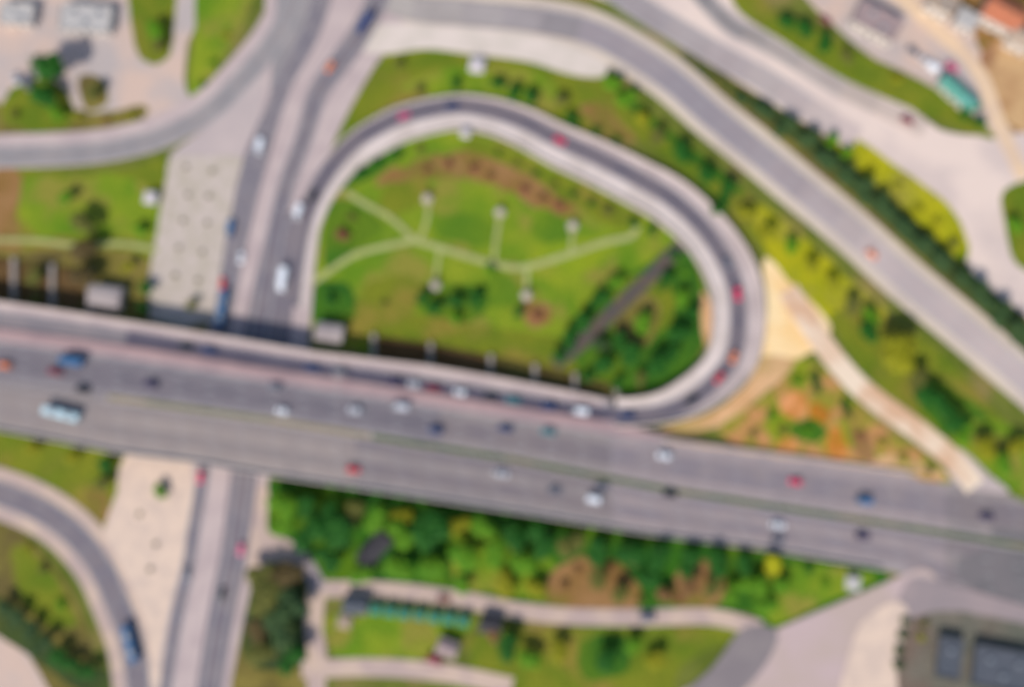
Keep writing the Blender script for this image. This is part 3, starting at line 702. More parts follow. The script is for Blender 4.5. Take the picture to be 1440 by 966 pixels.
for px, py, a, k, c, l in (
    (296, 493, 190, 'sedan', 'navy', 'navy car first from the left in the slip lane queue on the bridge'),
    (262, 488, 190, 'hatchback', 'black', 'black car leading the slip lane queue over the plaza'),
    (440, 517, 190, 'sedan', 'navy', 'navy car in the slip lane by the small pale pavilion'),
    (478, 523, 190, 'suv', 'grey', 'grey car in the slip lane right of the pale pavilion'),
    (556, 537, 189, 'suv', 'purple', 'dark purple car following a gap in the slip lane beneath the brown beds'),
    (583, 541, 189, 'hatchback', 'silver', 'silver car squeezed between two dark cars in the slip lane'),
    (610, 546, 189, 'sedan', 'maroon', 'maroon car in the slip lane ahead of a white car'),
    (648, 552, 189, 'hatchback', 'white', 'white car in the slip lane under the middle brown bed'),
    (690, 558, 189, 'sedan', 'black', 'black car in the slip lane just behind the white one'),
    (722, 563, 189, 'sedan', 'teal', 'teal car in the slip lane south of the brown beds'),
    (772, 571, 188, 'suv', 'navy', 'navy car in the slip lane near the start of the loop'),
    (816, 578, 186, 'van', 'white', 'white van in the slip lane at the bottom of the loop'),
    (882, 584, 178, 'suv', 'navy', 'navy car at the lowest point of the loop'),
    (972, 562, 146, 'sedan', 'black', 'black car climbing the bend below two red cars of the loop'),
    ):
    vehicle(px, py, a, k, c, l, loopz(px, py) if px > 862 else None, GR)
for px, py, a, k, c, l in (
    (1011, 531, 128, 'hatchback', 'red', 'red car in the lower right bend of the loop behind an orange car'),
    (1031, 502, 108, 'hatchback', 'orange', 'orange car in the lower right bend of the loop'),
    (1037, 413, 86, 'suv', 'crimson', 'bright crimson car on the right side of the loop beside the sand'),
    (1022, 370, 66, 'sedan', 'grey', 'dark grey car just uphill of the crimson car on the loop'),
    (787, 198, 28, 'hatchback', 'crimson', 'crimson car on the upper right side of the loop'),
    (635, 150, 352, 'sedan', 'navy', 'navy car at the very top of the loop'),
    (568, 164, 336, 'hatchback', 'pink', 'pinkish red car at the top left of the loop'),
    (440, 276, 294, 'sedan', 'black', 'black car where the loop meets the low road'),
    ):
    vehicle(px, py, a, k, c, l, loopz(px, py), GR)
for px, py, a, k, c, l in (
    (465, 95, 122, 'hatchback', 'orange', 'orange car near the top of the low road left of the upper lawn'),
    (514, 36, 124, 'truck', 'navy', 'dark navy truck at the top end of the low road'),
    (366, 207, 100, 'van', 'white', 'white van on the left low road level with the top of the plaza'),
    (325, 322, 96, 'van', 'blue', 'blue van on the left low road beside the plaza'),
    (340, 362, 100, 'hatchback', 'white', 'white car between the blue van and the red car by the plaza'),
    (314, 398, 98, 'hatchback', 'red', 'red car on the left low road at the plaza edge'),
    (314, 436, 98, 'bus', 'blue', 'blue bus about to pass under the highway bridge'),
    (420, 299, 108, 'van', 'white', 'white van on the right low road where the loop joins'),
    (399, 394, 98, 'truck', 'white', 'white truck on the right low road below the white van'),
    (283, 670, 96, 'hatchback', 'crimson', 'crimson car coming out from under the south side of the bridge'),
    (340, 771, 98, 'hatchback', 'pink', 'pink car on the right low road south of the bridge'),
    (264, 805, 98, 'sedan', 'grey', 'dark grey car on the narrow low road beside the warm paved triangle'),
    (313, 835, 98, 'sedan', 'black', 'black car below the pink car on the right low road'),
    (186, 903, 72, 'bus', 'blue', 'blue bus on the curved road in the bottom left corner'),
    (1225, 358, 40, 'hatchback', 'orange', 'orange car alone on the long diagonal road'),
    (1275, 170, 30, 'suv', 'maroon', 'dark red car near the turquoise roofed shed'),
    (625, 841, 6, 'hatchback', 'brown', 'brown car on the narrow lane above the turquoise canopies'),
    (910, 868, 0, 'van', 'grey', 'grey van on the narrow lane in the lower middle'),
    ):
    vehicle(px, py, a, k, c, l, .16, GL)
for px, py, a, k, c, l in (
    (1283, 74, 35, 'suv', 'grey', 'grey car parked among the roofs in the upper right'),
    (1300, 86, 35, 'sedan', 'silver', 'silver car parked next to the grey one in the upper right'),
    (1312, 98, 35, 'van', 'white', 'white van parked between the grey car and the pink one in the upper right'),
    (1337, 96, 35, 'suv', 'pink', 'pink car parked above the turquoise roofed shed'),
    (1160, 30, 35, 'sedan', 'maroon', 'maroon car parked at the edge of the upper right yard'),
    (612, 926, 20, 'van', 'maroon', 'maroon van parked beside the small grey hut'),
    (40, 118, 75, 'van', 'grey', 'grey van parked left of the big dark tree'),
    (24, 112, 75, 'sedan', 'silver', 'silver car parked left of the grey van in the yard'),
    ):
    vehicle(px, py, a, k, c, l, .12, 'parked cars')

# ================================================================== TREES
def leafmat(name, a, b, c):
    m, t, p = newmat(name); N, L = t.nodes, t.links
    g = N.new('ShaderNodeNewGeometry'); rp = N.new('ShaderNodeValToRGB')
    rp.color_ramp.elements[0].color = obs(*a, 1.25); rp.color_ramp.elements[1].color = obs(*c, 1.25)
    e = rp.color_ramp.elements.new(.55); e.color = obs(*b, 1.25)
    L.new(g.outputs['Random Per Island'], rp.inputs[0]); L.new(rp.outputs[0], p.inputs['Base Color'])
    p.inputs['Roughness'].default_value = .65; p.inputs['Specular IOR Level'].default_value = .25
    return m
LEAF = dict(
    deep=leafmat('leaf_deep', (14, 74, 16), (28, 92, 20), (56, 112, 24)),
    forest=leafmat('leaf_forest', (30, 62, 36), (52, 82, 44), (84, 104, 56)),
    green=leafmat('leaf_green', (62, 118, 10), (84, 138, 14), (116, 156, 26)),
    gold=leafmat('leaf_gold', (112, 118, 10), (134, 138, 14), (160, 156, 30)),
    olive=leafmat('leaf_olive', (76, 84, 34), (96, 100, 42), (124, 124, 58)),
    brown=leafmat('leaf_brown', (104, 80, 48), (128, 94, 60), (150, 116, 76)),
    umber=leafmat('leaf_umber', (76, 64, 40), (92, 76, 44), (104, 96, 52)),
    yellow=leafmat('leaf_yellow', (140, 150, 12), (178, 178, 16), (200, 196, 40)),
    red=leafmat('leaf_red', (116, 62, 56), (134, 80, 66), (150, 104, 84)))
def crown_mesh(seed, n=1500, low=False):
    rr = random.Random(seed); bm = bmesh.new()
    lobes = []
    for k in range(8 if not low else 6):
        a = rr.uniform(0, 6.283); d = rr.uniform(.2, .62)
        lobes.append((Vector((math.cos(a) * d, math.sin(a) * d, rr.uniform(-.25, .45) if not low else rr.uniform(-.1, .2))), rr.uniform(.3, .5)))
    lobes.append((Vector((0, 0, .35 if not low else .1)), .5))
    for k in range(n):
        c, r_ = rr.choice(lobes)
        v = Vector((rr.gauss(0, 1), rr.gauss(0, 1), rr.gauss(0, 1))).normalized()
        p = c + v * r_ * rr.uniform(.55, 1.05)
        nrm = (v + Vector((rr.uniform(-.8, .8), rr.uniform(-.8, .8), rr.uniform(-.2, .9)))).normalized()
        t = nrm.orthogonal().normalized(); t.rotate(Matrix.Rotation(rr.uniform(0, 6.28), 3, nrm)); u = nrm.cross(t)
        s = rr.uniform(.06, .12)
        pts = [t * s, (t * .5 + u * .6) * s, (-t * .5 + u * .5) * s, -t * s, (-t * .4 - u * .6) * s, (t * .5 - u * .5) * s]
        bm.faces.new([bm.verts.new(p + q + nrm * s * (.25 if j % 3 == 0 else 0)) for j, q in enumerate(pts)])
    me = bpy.data.meshes.new('crown'); bm.to_mesh(me); bm.free(); return me
def limb(bm, a, b, r1, r2, seg=7):
    d = b - a; q = d.to_track_quat('Z', 'Y').to_matrix().to_4x4()
    cyl(bm, r1, r2, 0, d.length, seg=seg, mtx=Matrix.Translation(a) @ q)
def trunk_mesh(seed):
    rr = random.Random(seed + 99); bm = bmesh.new()
    limb(bm, Vector((0, 0, -.05)), Vector((.02, .01, .55)), .06, .042, 9)
    for k in range(5):
        a = k * 1.26 + rr.uniform(-.3, .3)
        limb(bm, Vector((0, 0, .38 + .03 * k)), Vector((math.cos(a) * .45, math.sin(a) * .45, .75 + rr.uniform(0, .25))), .032, .012)
    me = bpy.data.meshes.new('trunk'); bm.to_mesh(me); bm.free(); return me
CR = [crown_mesh(s) for s in range(4)]; BU = [crown_mesh(s + 20, 700, True) for s in range(3)]; TR = [trunk_mesh(s) for s in range(3)]
for me in CR + BU:
    me.materials.append(None)
for me in TR: me.materials.append(M['bark'])
def use(o, mat):
    o.material_slots[0].link = 'OBJECT'; o.material_slots[0].material = mat
def tree(px, py, rpx, kind, label, group=None, ratio=.85, name='tree'):
    r_ = rpx * PM * 1.1; h = r_ * ratio * 1.5
    p = at(px, py, h * .7); root = empty(name, (p.x, p.y, 0), rnd.uniform(0, 6.28))
    tag(root, label, 'tree', group)
    t = bpy.data.objects.new('trunk', rnd.choice(TR)); COL.objects.link(t); t.parent = root; t.scale = (h, h, h * 1.0)
    c = bpy.data.objects.new('crown', rnd.choice(CR)); COL.objects.link(c); c.parent = root
    c.scale = (r_, r_ * rnd.uniform(.85, 1.1), h * .42); c.location = (0, 0, h * .68); c.rotation_euler = (0, 0, rnd.uniform(0, 6.28)); use(c, LEAF[kind])
    return root
def bush(px, py, rpx, kind, label, group=None, name='bush'):
    p = at(px, py, .8); root = bpy.data.objects.new(name, rnd.choice(BU)); COL.objects.link(root)
    r_ = rpx * PM; root.location = (p.x, p.y, .05 + r_ * .35); root.scale = (r_, r_, r_ * .75); root.rotation_euler = (0, 0, rnd.uniform(0, 6.28))
    use(root, LEAF[kind]); tag(root, label, 'bush', group); return root
ORD = ['first', 'second', 'third', 'fourth', 'fifth', 'sixth', 'seventh', 'eighth', 'ninth', 'tenth', 'eleventh', 'twelfth', 'thirteenth', 'fourteenth', 'fifteenth', 'sixteenth', 'seventeenth', 'eighteenth', 'nineteenth', 'twentieth', 'last-but-one', 'last']
COLN = dict(deep='dark green', forest='dull dark green', green='bright green', gold='yellowish', olive='dull olive', brown='brownish', umber='dark brownish', red='reddish', yellow='bright yellow')
def row(fn, pts, where, group, noun=None):
    for i, q in enumerate(pts):
        px, py, r_, k = q
        fn(px, py, r_, k, f"{COLN[k]} {noun or ('tree' if fn is tree else 'bush')}, {ORD[i]} {where}", group)
# belt of trees south of the highway
row(tree, [(400, 711, 21, 'green'), (432, 715, 19, 'deep'), (462, 721, 21, 'deep'), (497, 721, 18, 'olive'), (532, 727, 20, 'green'), (566, 725, 16, 'gold'), (604, 737, 23, 'deep'), (645, 739, 16, 'gold'),
            (682, 745, 20, 'green'), (722, 757, 21, 'deep'), (762, 761, 22, 'deep'), (802, 767, 21, 'olive'), (842, 771, 22, 'deep'), (884, 777, 22, 'deep'), (926, 785, 22, 'deep'), (968, 789, 20, 'deep'), (1008, 795, 19, 'deep'), (1046, 797, 16, 'deep')],
    'from the west along the south parapet of the highway', 'trees along the south edge of the highway')
row(tree, [(396, 742, 20, 'green'), (438, 748, 26, 'deep'), (478, 752, 26, 'deep'), (462, 786, 20, 'deep'), (505, 808, 17, 'green'), (566, 752, 22, 'green'), (560, 800, 20, 'green'), (606, 752, 24, 'deep'), (604, 798, 22, 'green'), (650, 778, 26, 'green'), (650, 818, 15, 'green'), (698, 778, 22, 'green'), (738, 790, 22, 'green'), (712, 822, 18, 'gold'), (754, 826, 15, 'gold')],
    'from the west inside the grove south of the highway', 'trees of the grove south of the highway')
row(tree, [(842, 812, 17, 'olive'), (872, 832, 15, 'olive'), (912, 812, 17, 'deep'), (936, 838, 14, 'brown'), (968, 822, 17, 'brown'), (1000, 826, 17, 'olive'), (1030, 834, 15, 'green'), (1062, 822, 18, 'green'), (1100, 822, 15, 'green'), (1080, 852, 18, 'green')],
    'from the west in the scrubby patch above the grey van', 'scrubby trees above the lane')
tree(1088, 796, 15, 'yellow', 'bright yellow bush-like tree at the highway edge below the dark grey car', ratio=.9)
row(bush, [(795, 822, 9, 'brown'), (812, 800, 8, 'brown'), (862, 796, 8, 'brown'), (902, 842, 8, 'olive'), (955, 842, 7, 'red'), (890, 792, 7, 'brown'), (1040, 800, 9, 'green'), (1138, 800, 10, 'deep'), (1160, 820, 9, 'green')],
    'from the west among the brown soil south of the highway', 'bushes on the brown soil')
# dark cluster at the bottom
row(tree, [(366, 808, 20, 'olive'), (402, 810, 24, 'umber'), (376, 842, 26, 'olive'), (412, 850, 23, 'forest'), (394, 880, 27, 'forest'), (364, 886, 20, 'umber'), (366, 920, 20, 'olive'), (410, 924, 21, 'deep')], 'from the top in the dark cluster right of the road', 'dark tree cluster at the bottom')
row(tree, [(712, 912, 20, 'deep'), (692, 890, 13, 'brown'), (745, 925, 17, 'green'), (785, 915, 15, 'gold'), (852, 925, 19, 'deep'), (890, 905, 14, 'green'), (920, 930, 15, 'gold')],
    'from the west in the verge under the narrow lane', 'trees under the narrow lane')
# triangle and slope on the right
tree(1262, 492, 32, 'gold', 'large round yellowish tree between the pale footpath and the diagonal road')
row(tree, [(1222, 470, 18, 'deep'), (1225, 448, 14, 'green'), (1292, 536, 20, 'olive'), (1310, 562, 22, 'deep'), (1338, 588, 22, 'deep'), (1356, 612, 16, 'green'), (1384, 628, 19, 'gold'), (1410, 655, 18, 'green'), (1432, 628, 16, 'gold')],
    'going down the slope from the big round tree', 'trees on the slope beside the footpath')
row(bush, [(1145, 532, 12, 'deep'), (1150, 548, 9, 'deep'), (1120, 535, 10, 'green'), (1188, 570, 11, 'deep'), (1192, 584, 9, 'olive'), (1085, 585, 10, 'green'), (1100, 605, 9, 'olive'), (1134, 606, 10, 'green'), (1212, 612, 8, 'red'), (1240, 622, 9, 'gold'), (1270, 645, 9, 'gold'), (1060, 610, 8, 'olive'), (1308, 662, 8, 'olive')],
    'from the apex in the triangle of orange soil', 'bushes on the triangle of orange soil')
# strip between the loop and the diagonal road
row(tree, [(858, 118, 17, 'green'), (880, 140, 15, 'green'), (905, 168, 13, 'gold'), (926, 190, 15, 'olive'), (960, 214, 17, 'deep'), (992, 244, 17, 'deep'), (1022, 268, 17, 'deep'), (1010, 295, 12, 'deep'), (1050, 300, 13, 'gold'), (1080, 330, 15, 'gold'), (1112, 345, 13, 'green'), (1140, 372, 14, 'gold'), (1172, 398, 13, 'gold'), (1200, 432, 15, 'olive')],
    'from the top between loop ramp and diagonal road', 'trees between loop ramp and diagonal road')
# hedge line between the diagonal roads
row(tree, [(975, 92, 7, 'olive'), (1010, 116, 8, 'olive'), (1042, 140, 11, 'forest'), (1074, 158, 15, 'forest'), (1104, 178, 17, 'forest'), (1136, 198, 19, 'forest'), (1160, 222, 19, 'forest'), (1188, 244, 19, 'forest'), (1215, 268, 19, 'forest'), (1243, 292, 19, 'forest'), (1270, 318, 19, 'forest'), (1298, 342, 19, 'forest'), (1326, 368, 19, 'forest'), (1352, 392, 19, 'forest'), (1380, 416, 20, 'forest'), (1408, 442, 20, 'forest'), (1434, 468, 20, 'forest')],
    'from the top in the row between the diagonal roads', 'row of dark trees between the diagonal roads')
row(tree, [(1172, 196, 13, 'green'), (1192, 214, 11, 'green')], 'at the pointed north end of the yellowish island', 'trees on the island tip')
row(bush, [(1225, 238, 8, 'gold'), (1262, 262, 9, 'gold'), (1290, 292, 10, 'gold'), (1318, 312, 9, 'gold'), (1340, 342, 10, 'olive'), (1352, 360, 7, 'green')], 'from the top along the yellowish island', 'bushes on the yellowish island')
row(tree, [(1104, 30, 15, 'deep'), (1132, 44, 16, 'deep'), (1160, 62, 14, 'deep'), (1190, 80, 11, 'olive'), (1262, 112, 9, 'gold'), (1358, 158, 12, 'deep'), (1378, 172, 11, 'deep'), (1372, 150, 8, 'deep')], 'from the left in the green strip under the upper right yard', 'trees in the upper right strip')
tree(1428, 315, 13, 'green', 'green tree at the right edge beside the pale apron')
row(bush, [(1272, 872, 9, 'forest'), (1268, 892, 10, 'forest'), (1264, 912, 10, 'forest'), (1262, 934, 10, 'forest'), (1296, 896, 8, 'gold'), (1300, 876, 8, 'olive')], 'from the top along the kerb in the bottom right corner', 'bushes along the corner kerb')
# top left
tree(66, 98, 29, 'deep', 'tall dark green tree in the upper left yard', ratio=1.1)
tree(60, 136, 21, 'deep', 'dark green tree directly below the tall one in the upper left yard')
tree(218, 40, 17, 'green', 'bright green tree near the top of the upper left yard')
tree(222, 64, 13, 'olive', 'olive tree just below the bright green one at the top left')
tree(130, 132, 15, 'olive', 'dull olive tree on the dry patch right of the dark pair')
tree(80, 160, 13, 'green', 'small green tree at the lower end of the upper left yard')
row(bush, [(20, 160, 9, 'olive'), (110, 165, 8, 'gold'), (150, 170, 8, 'brown'), (185, 165, 8, 'gold'), (300, 90, 9, 'green'), (285, 118, 7, 'deep'), (318, 50, 8, 'gold')], 'from the left along the upper left curved road', 'bushes along the curved road')
row(tree, [(92, 280, 13, 'green'), (118, 316, 20, 'olive'), (118, 350, 22, 'umber'), (112, 388, 21, 'umber'), (196, 322, 10, 'green'), (204, 405, 12, 'deep'), (202, 435, 10, 'deep'), (48, 392, 15, 'olive'), (50, 418, 10, 'olive'), (180, 375, 10, 'gold')],
    'from the top in the field left of the plaza', 'trees in the field left of the plaza')
row(tree, [(150, 655, 13, 'deep'), (145, 678, 12, 'olive'), (100, 645, 11, 'gold'), (45, 632, 11, 'gold')], 'from the right in the wedge under the lower carriageway', 'trees in the left wedge')
row(tree, [(6, 852, 14, 'forest'), (24, 870, 15, 'forest'), (42, 888, 15, 'forest'), (60, 904, 15, 'forest'), (80, 920, 15, 'deep'), (100, 934, 14, 'deep'), (122, 944, 13, 'deep')], 'down the dark line in the bottom left corner', 'dark hedge trees in the bottom left corner')
row(bush, [(60, 800, 10, 'olive'), (85, 850, 9, 'green'), (40, 770, 8, 'gold'), (100, 900, 9, 'olive')], 'on the dry oval in the bottom left', 'bushes on the dry oval')
# garden in the loop
row(bush, [(507, 242, 11, 'deep'), (531, 229, 10, 'deep'), (558, 218, 9, 'deep'), (590, 211, 8, 'olive'), (701, 216, 7, 'deep'), (727, 230, 7, 'olive'), (753, 244, 7, 'deep'), (779, 260, 7, 'olive'), (806, 273, 8, 'deep'), (833, 285, 9, 'deep'), (854, 298, 11, 'olive'), (891, 315, 11, 'deep'), (916, 324, 11, 'deep'), (949, 358, 11, 'deep'), (965, 385, 8, 'green')],
    'clockwise in the hedge inside the loop', 'hedge bushes inside the loop')
row(bush, [(600, 238, 8, 'red'), (630, 232, 9, 'red'), (665, 238, 9, 'red'), (690, 248, 8, 'brown'), (738, 268, 9, 'red'), (762, 278, 9, 'brown'), (786, 290, 9, 'red')], 'from the left in the reddish flower bed', 'reddish bushes in the flower bed')
row(tree, [(592, 420, 12, 'deep'), (612, 432, 13, 'deep'), (640, 424, 13, 'deep'), (668, 420, 12, 'deep'), (688, 380, 9, 'green'), (728, 440, 9, 'deep'), (640, 450, 11, 'green')], 'from the left around the lower garden spot', 'garden trees')
row(tree, [(820, 456, 16, 'deep'), (842, 420, 14, 'deep'), (866, 396, 12, 'green'), (800, 480, 15, 'deep'), (785, 500, 13, 'deep'), (888, 500, 20, 'deep'), (850, 510, 17, 'deep'), (925, 510, 19, 'deep'), (955, 470, 17, 'deep'), (905, 455, 16, 'green'), (960, 420, 13, 'green'), (825, 530, 10, 'deep'), (900, 535, 11, 'olive'), (868, 540, 10, 'deep'), (945, 498, 14, 'deep'), (975, 440, 12, 'deep'), (935, 395, 13, 'deep'), (870, 480, 14, 'deep'), (845, 485, 13, 'forest')],
    'around the dark service path inside the loop', 'trees by the service path')
bush(480, 330, 13, 'red', 'dark reddish bush beside the left garden path'); bush(494, 306, 8, 'olive', 'olive bush above the dark reddish bush')
bush(756, 443, 10, 'red', 'reddish bush below the lowest garden shelter'); bush(465, 420, 12, 'deep', 'dark green bush at the lower left garden corner'); bush(540, 425, 7, 'olive', 'small olive bush alone on the lower lawn')
row(tree, [(700, 118, 11, 'deep'), (722, 130, 13, 'deep'), (746, 138, 13, 'deep'), (790, 140, 12, 'olive'), (800, 165, 10, 'deep'), (640, 120, 9, 'deep'), (590, 128, 8, 'olive'), (560, 90, 9, 'olive')], 'on the lawn above the loop', 'trees on the upper lawn')
row(bush, [(810, 172, 9, 'deep'), (838, 184, 9, 'deep'), (866, 196, 9, 'deep')], 'along the outer parapet at the upper right of the loop', 'bushes outside the loop')

# ================================================================== PLANTERS
pl = empty('planter', (0, 0, 0))
b = bmesh.new(); cyl(b, .8, .9, 0, .55, seg=20); child('pot', b, M['kerb'], pl)
b = bmesh.new(); cyl(b, .74, .74, .5, .57, seg=16); child('soil', b, M['bark'], pl)
sh = bpy.data.objects.new('shrub', BU[0]); COL.objects.link(sh); sh.parent = pl; sh.location = (0, 0, .75); sh.scale = (.75, .75, .5); use(sh, LEAF['olive']); KIDS[pl.name].append(sh)
spots = [(262, 236, 'upper left'), (299, 241, 'upper right'), (265, 275, 'left in the second pair'), (294, 277, 'right in the second pair'), (258, 311, 'left in the third pair'), (292, 314, 'right in the third pair'), (252, 349, 'left in the fourth pair'), (285, 355, 'right in the fourth pair'), (247, 388, 'left in the lowest pair'), (279, 395, 'right in the lowest pair')]
for i, (x, y, s) in enumerate(spots):
    o = pl if i == 0 else copy_tree(pl); o.location = at(x, y, .15)
    tag(o, f'round concrete planter on the pale plaza, {s}', 'planter', 'round planters on the plazas')
for x, y, s in ((197, 723, 'nearest the curved road'), (220, 765, 'in the middle'), (212, 800, 'lowest')):
    o = copy_tree(pl); o.location = at(x, y, .15); tag(o, f'round planter on the warm paved triangle, {s}', 'planter', 'round planters on the plazas')
tree(270, 428, 10, 'olive', 'small tree at the foot of the pale plaza beside the bridge', ratio=.8)
tree(226, 690, 12, 'green', 'single small tree on the warm paved triangle south of the bridge', ratio=.8)

# ================================================================== SMALL BUILDINGS
def gable(bm, hx, hy, z0, rise, over=.35):
    A = [(-hx - over, -hy - over, z0), (hx + over, -hy - over, z0), (hx + over, hy + over, z0), (-hx - over, hy + over, z0), (-hx - over, 0, z0 + rise), (hx + over, 0, z0 + rise)]
    v = [bm.verts.new(p) for p in A]
    for f in ((0, 1, 5, 4), (2, 3, 4, 5), (0, 4, 3), (1, 2, 5), (3, 2, 1, 0)): bm.faces.new([v[k] for k in f])
    bmesh.ops.recalc_face_normals(bm, faces=bm.faces)
def building(px, py, ang, lx, ly, h, roofmat, wallmat, label, roof='flat', name='building', cat='building', units=2):
    root = empty(name, at(px, py, 0), R(-ang)); tag(root, label, cat)
    b = bmesh.new(); box(b, -lx / 2, lx / 2, -ly / 2, ly / 2, -.2, h); child('wall', b, wallmat, root)
    if roof == 'flat':
        b = bmesh.new(); box(b, -lx / 2 - .2, lx / 2 + .2, -ly / 2 - .2, ly / 2 + .2, h + .003, h + .25); rf = child('roof', b, roofmat, root)
        b = bmesh.new()
        for x0, x1, y0, y1 in ((-lx / 2 - .2, lx / 2 + .2, -ly / 2 - .2, -ly / 2 + .1), (-lx / 2 - .2, lx / 2 + .2, ly / 2 - .1, ly / 2 + .2), (-lx / 2 - .2, -lx / 2 + .1, -ly / 2 + .1, ly / 2 - .1), (lx / 2 - .1, lx / 2 + .2, -ly / 2 + .1, ly / 2 - .1)):
            box(b, x0, x1, y0, y1, h + .253, h + .75)
        child('roof_parapet', b, roofmat, rf)
        for k in range(units):
            b = bmesh.new(); x = (k - (units - 1) / 2) * lx / (units + 1); y = (-1) ** k * ly * .18
            box(b, x - .8, x + .8, y - .6, y + .6, h + .253, h + 1.2); bmesh.ops.bevel(b, geom=b.edges[:], offset=.05, segments=1, affect='EDGES')
            child('air_unit', b, M['steel'], rf)
    else:
        b = bmesh.new(); gable(b, lx / 2, ly / 2, h + .003, ly * .28); child('roof', b, roofmat, root)
    nw = max(1, int(lx / 3)); 
    for s in (-1, 1):
        for k in range(nw):
            x = (k + .5) / nw * lx - lx / 2
            if s == -1 and k == nw // 2:
                b = bmesh.new(); box(b, x - .5, x + .5, s * ly / 2 - .04, s * ly / 2 + .04, 0, 2.1); child('door', b, M['trim'], root)
            else:
                b = bmesh.new(); box(b, x - .6, x + .6, s * ly / 2 - .04, s * ly / 2 + .04, h * .4, h * .4 + 1.1); child('window', b, M['glass'], root)
    return root
def roofm(name, a, b_): return paved(name, a, b_, scale=.5, fine=3, fine_amt=.12)
M['wall_dim'] = paved('wall_dim', (130, 126, 126), (118, 114, 114))
RC = roofm('canopy_cloth', (66, 142, 128), (56, 122, 112))
RB, RG, RT = roofm('brown_roof', (190, 118, 92), (168, 110, 86)), roofm('mauve_roof', (168, 150, 156), (154, 140, 146)), roofm('turquoise_roof', (100, 168, 164), (84, 150, 136))
RD, RK, RW = roofm('slate_roof', (92, 98, 112), (84, 92, 106)), roofm('charcoal_roof', (74, 74, 82), (66, 64, 72)), roofm('pale_roof', (196, 196, 200), (184, 184, 190))
RTa = roofm('taupe_roof', (180, 166, 154), (166, 150, 140))
building(1400, 30, 30, 13, 9, 6, RB, M['white_wall'], 'building with an orange-brown roof in the upper right corner', 'gable')
building(1428, 62, 30, 8, 7, 5, RTa, M['white_wall'], 'small house with a taupe roof below the orange-brown roofed one', 'gable')
building(1226, 40, 30, 15, 8, 5, RG, M['white_wall'], 'long flat mauve roofed building at the top right, left of the dirt road')
building(1316, 14, 30, 9, 7, 6, RTa, M['white_wall'], 'flat taupe roofed building above the dirt road at the top right')
building(1352, 36, 30, 7, 6, 4, RW, M['white_wall'], 'small pale roofed building right of the dirt road', units=1)
building(1342, 136, 45, 14, 5, 3.5, RT, M['white_wall'], 'long shed with a turquoise roof in the green strip', 'gable', 'shed', 'shed')
building(1404, 938, 10, 18, 12, 2.6, RD, M['wall_dim'], 'large slate blue roofed building in the bottom right corner', units=3)
building(528, 771, -48, 11, 5.5, 3, RK, M['white_wall'], 'shed with a charcoal roof among the trees of the grove', 'gable', 'shed', 'shed')
building(126, 32, 4, 17, 9, 2.8, RW, M['white_wall'], 'flat pale grey roofed building at the top left', units=3)
building(30, 26, 4, 11, 7, 2.8, RW, M['white_wall'], 'smaller pale grey roofed building in the top left corner')
building(690, 876, 10, 6, 5, 3, RK, M['white_wall'], 'little hut with a charcoal roof just right of the turquoise canopies', 'gable', 'shed', 'shed')
building(630, 908, 20, 6, 4.5, 3, RG, M['white_wall'], 'small grey roofed hut beside the maroon van', 'gable', 'shed', 'shed')
building(1330, 922, 10, 7, 12, 2.4, RD, M['wall_dim'], 'narrow slate blue roofed building left of the large one in the corner', units=1)
# white pavilions with rounded roofs
def pavilion(px, py, ang, lx, ly, h, label):
    root = empty('pavilion', at(px, py, 0), R(-ang)); tag(root, label, 'pavilion')
    b = bmesh.new(); secs = []
    n = 10
    for x in (-lx / 2, lx / 2):
        secs.append([(x, math.cos(math.pi * k / n) * ly / 2, h + math.sin(math.pi * k / n) * ly * .22) for k in range(n + 1)] + [(x, -ly / 2 + .15, h - .15), (x, ly / 2 - .15, h - .15)])
    loft(b, secs); child('roof', b, M['concrete_grey'], root)
    b = bmesh.new(); box(b, -lx / 2 + .4, lx / 2 - .4, -ly / 2 + .4, ly / 2 - .4, 0, h - .153); child('wall', b, M['white_wall'], root)
    for s in (-1, 1):
        b = bmesh.new(); box(b, -lx / 2 + 1, lx / 2 - 1, s * (ly / 2 - .4) - .03, s * (ly / 2 - .4) + .03, .9, h - .7); child('window', b, M['glass'], root)
    b = bmesh.new(); box(b, lx / 2 - .43, lx / 2 - .36, -.7, .7, .0, 2.1); child('door', b, M['trim'], root)
pavilion(155, 420, 8, 10.5, 8, 3.2, 'pale round-roofed pavilion left of the plaza beside the slip lane')
pavilion(466, 470, 8, 9, 6.5, 3.2, 'pale round-roofed pavilion at the garden corner beside the slip lane')
# kiosks
def kiosk(px, py, label, s=3.2, mat=None, ang=8):
    root = empty('kiosk', at(px, py, 0), R(-ang)); tag(root, label, 'kiosk')
    b = bmesh.new(); box(b, -s * .38, s * .38, -s * .38, s * .38, 0, 2.4); child('wall', b, M['white_wall'], root)
    b = bmesh.new(); cyl(b, s * .72, .15, 2.403, 3.1, seg=4, mtx=Matrix.Rotation(R(45), 4, 'Z')); child('roof', b, mat or M['white_roof'], root)
    b = bmesh.new(); box(b, -s * .28, s * .28, -s * .38 - .03, -s * .38 + .03, 1.0, 1.9); child('serving_window', b, M['glass'], root)
kiosk(671, 96, 'white kiosk on the paved stub above the loop', 5)
kiosk(215, 281, 'white kiosk on the grass at the left edge of the plaza', 4.2)
kiosk(655, 190, 'white kiosk just inside the top of the loop', 3.2)
kiosk(486, 872, 'pale kiosk at the left end of the small lawn under the canopies', 4.0, RTa)
kiosk(1196, 818, 'pale kiosk on the green tip between the slip road and the highway', 4.4, RW)
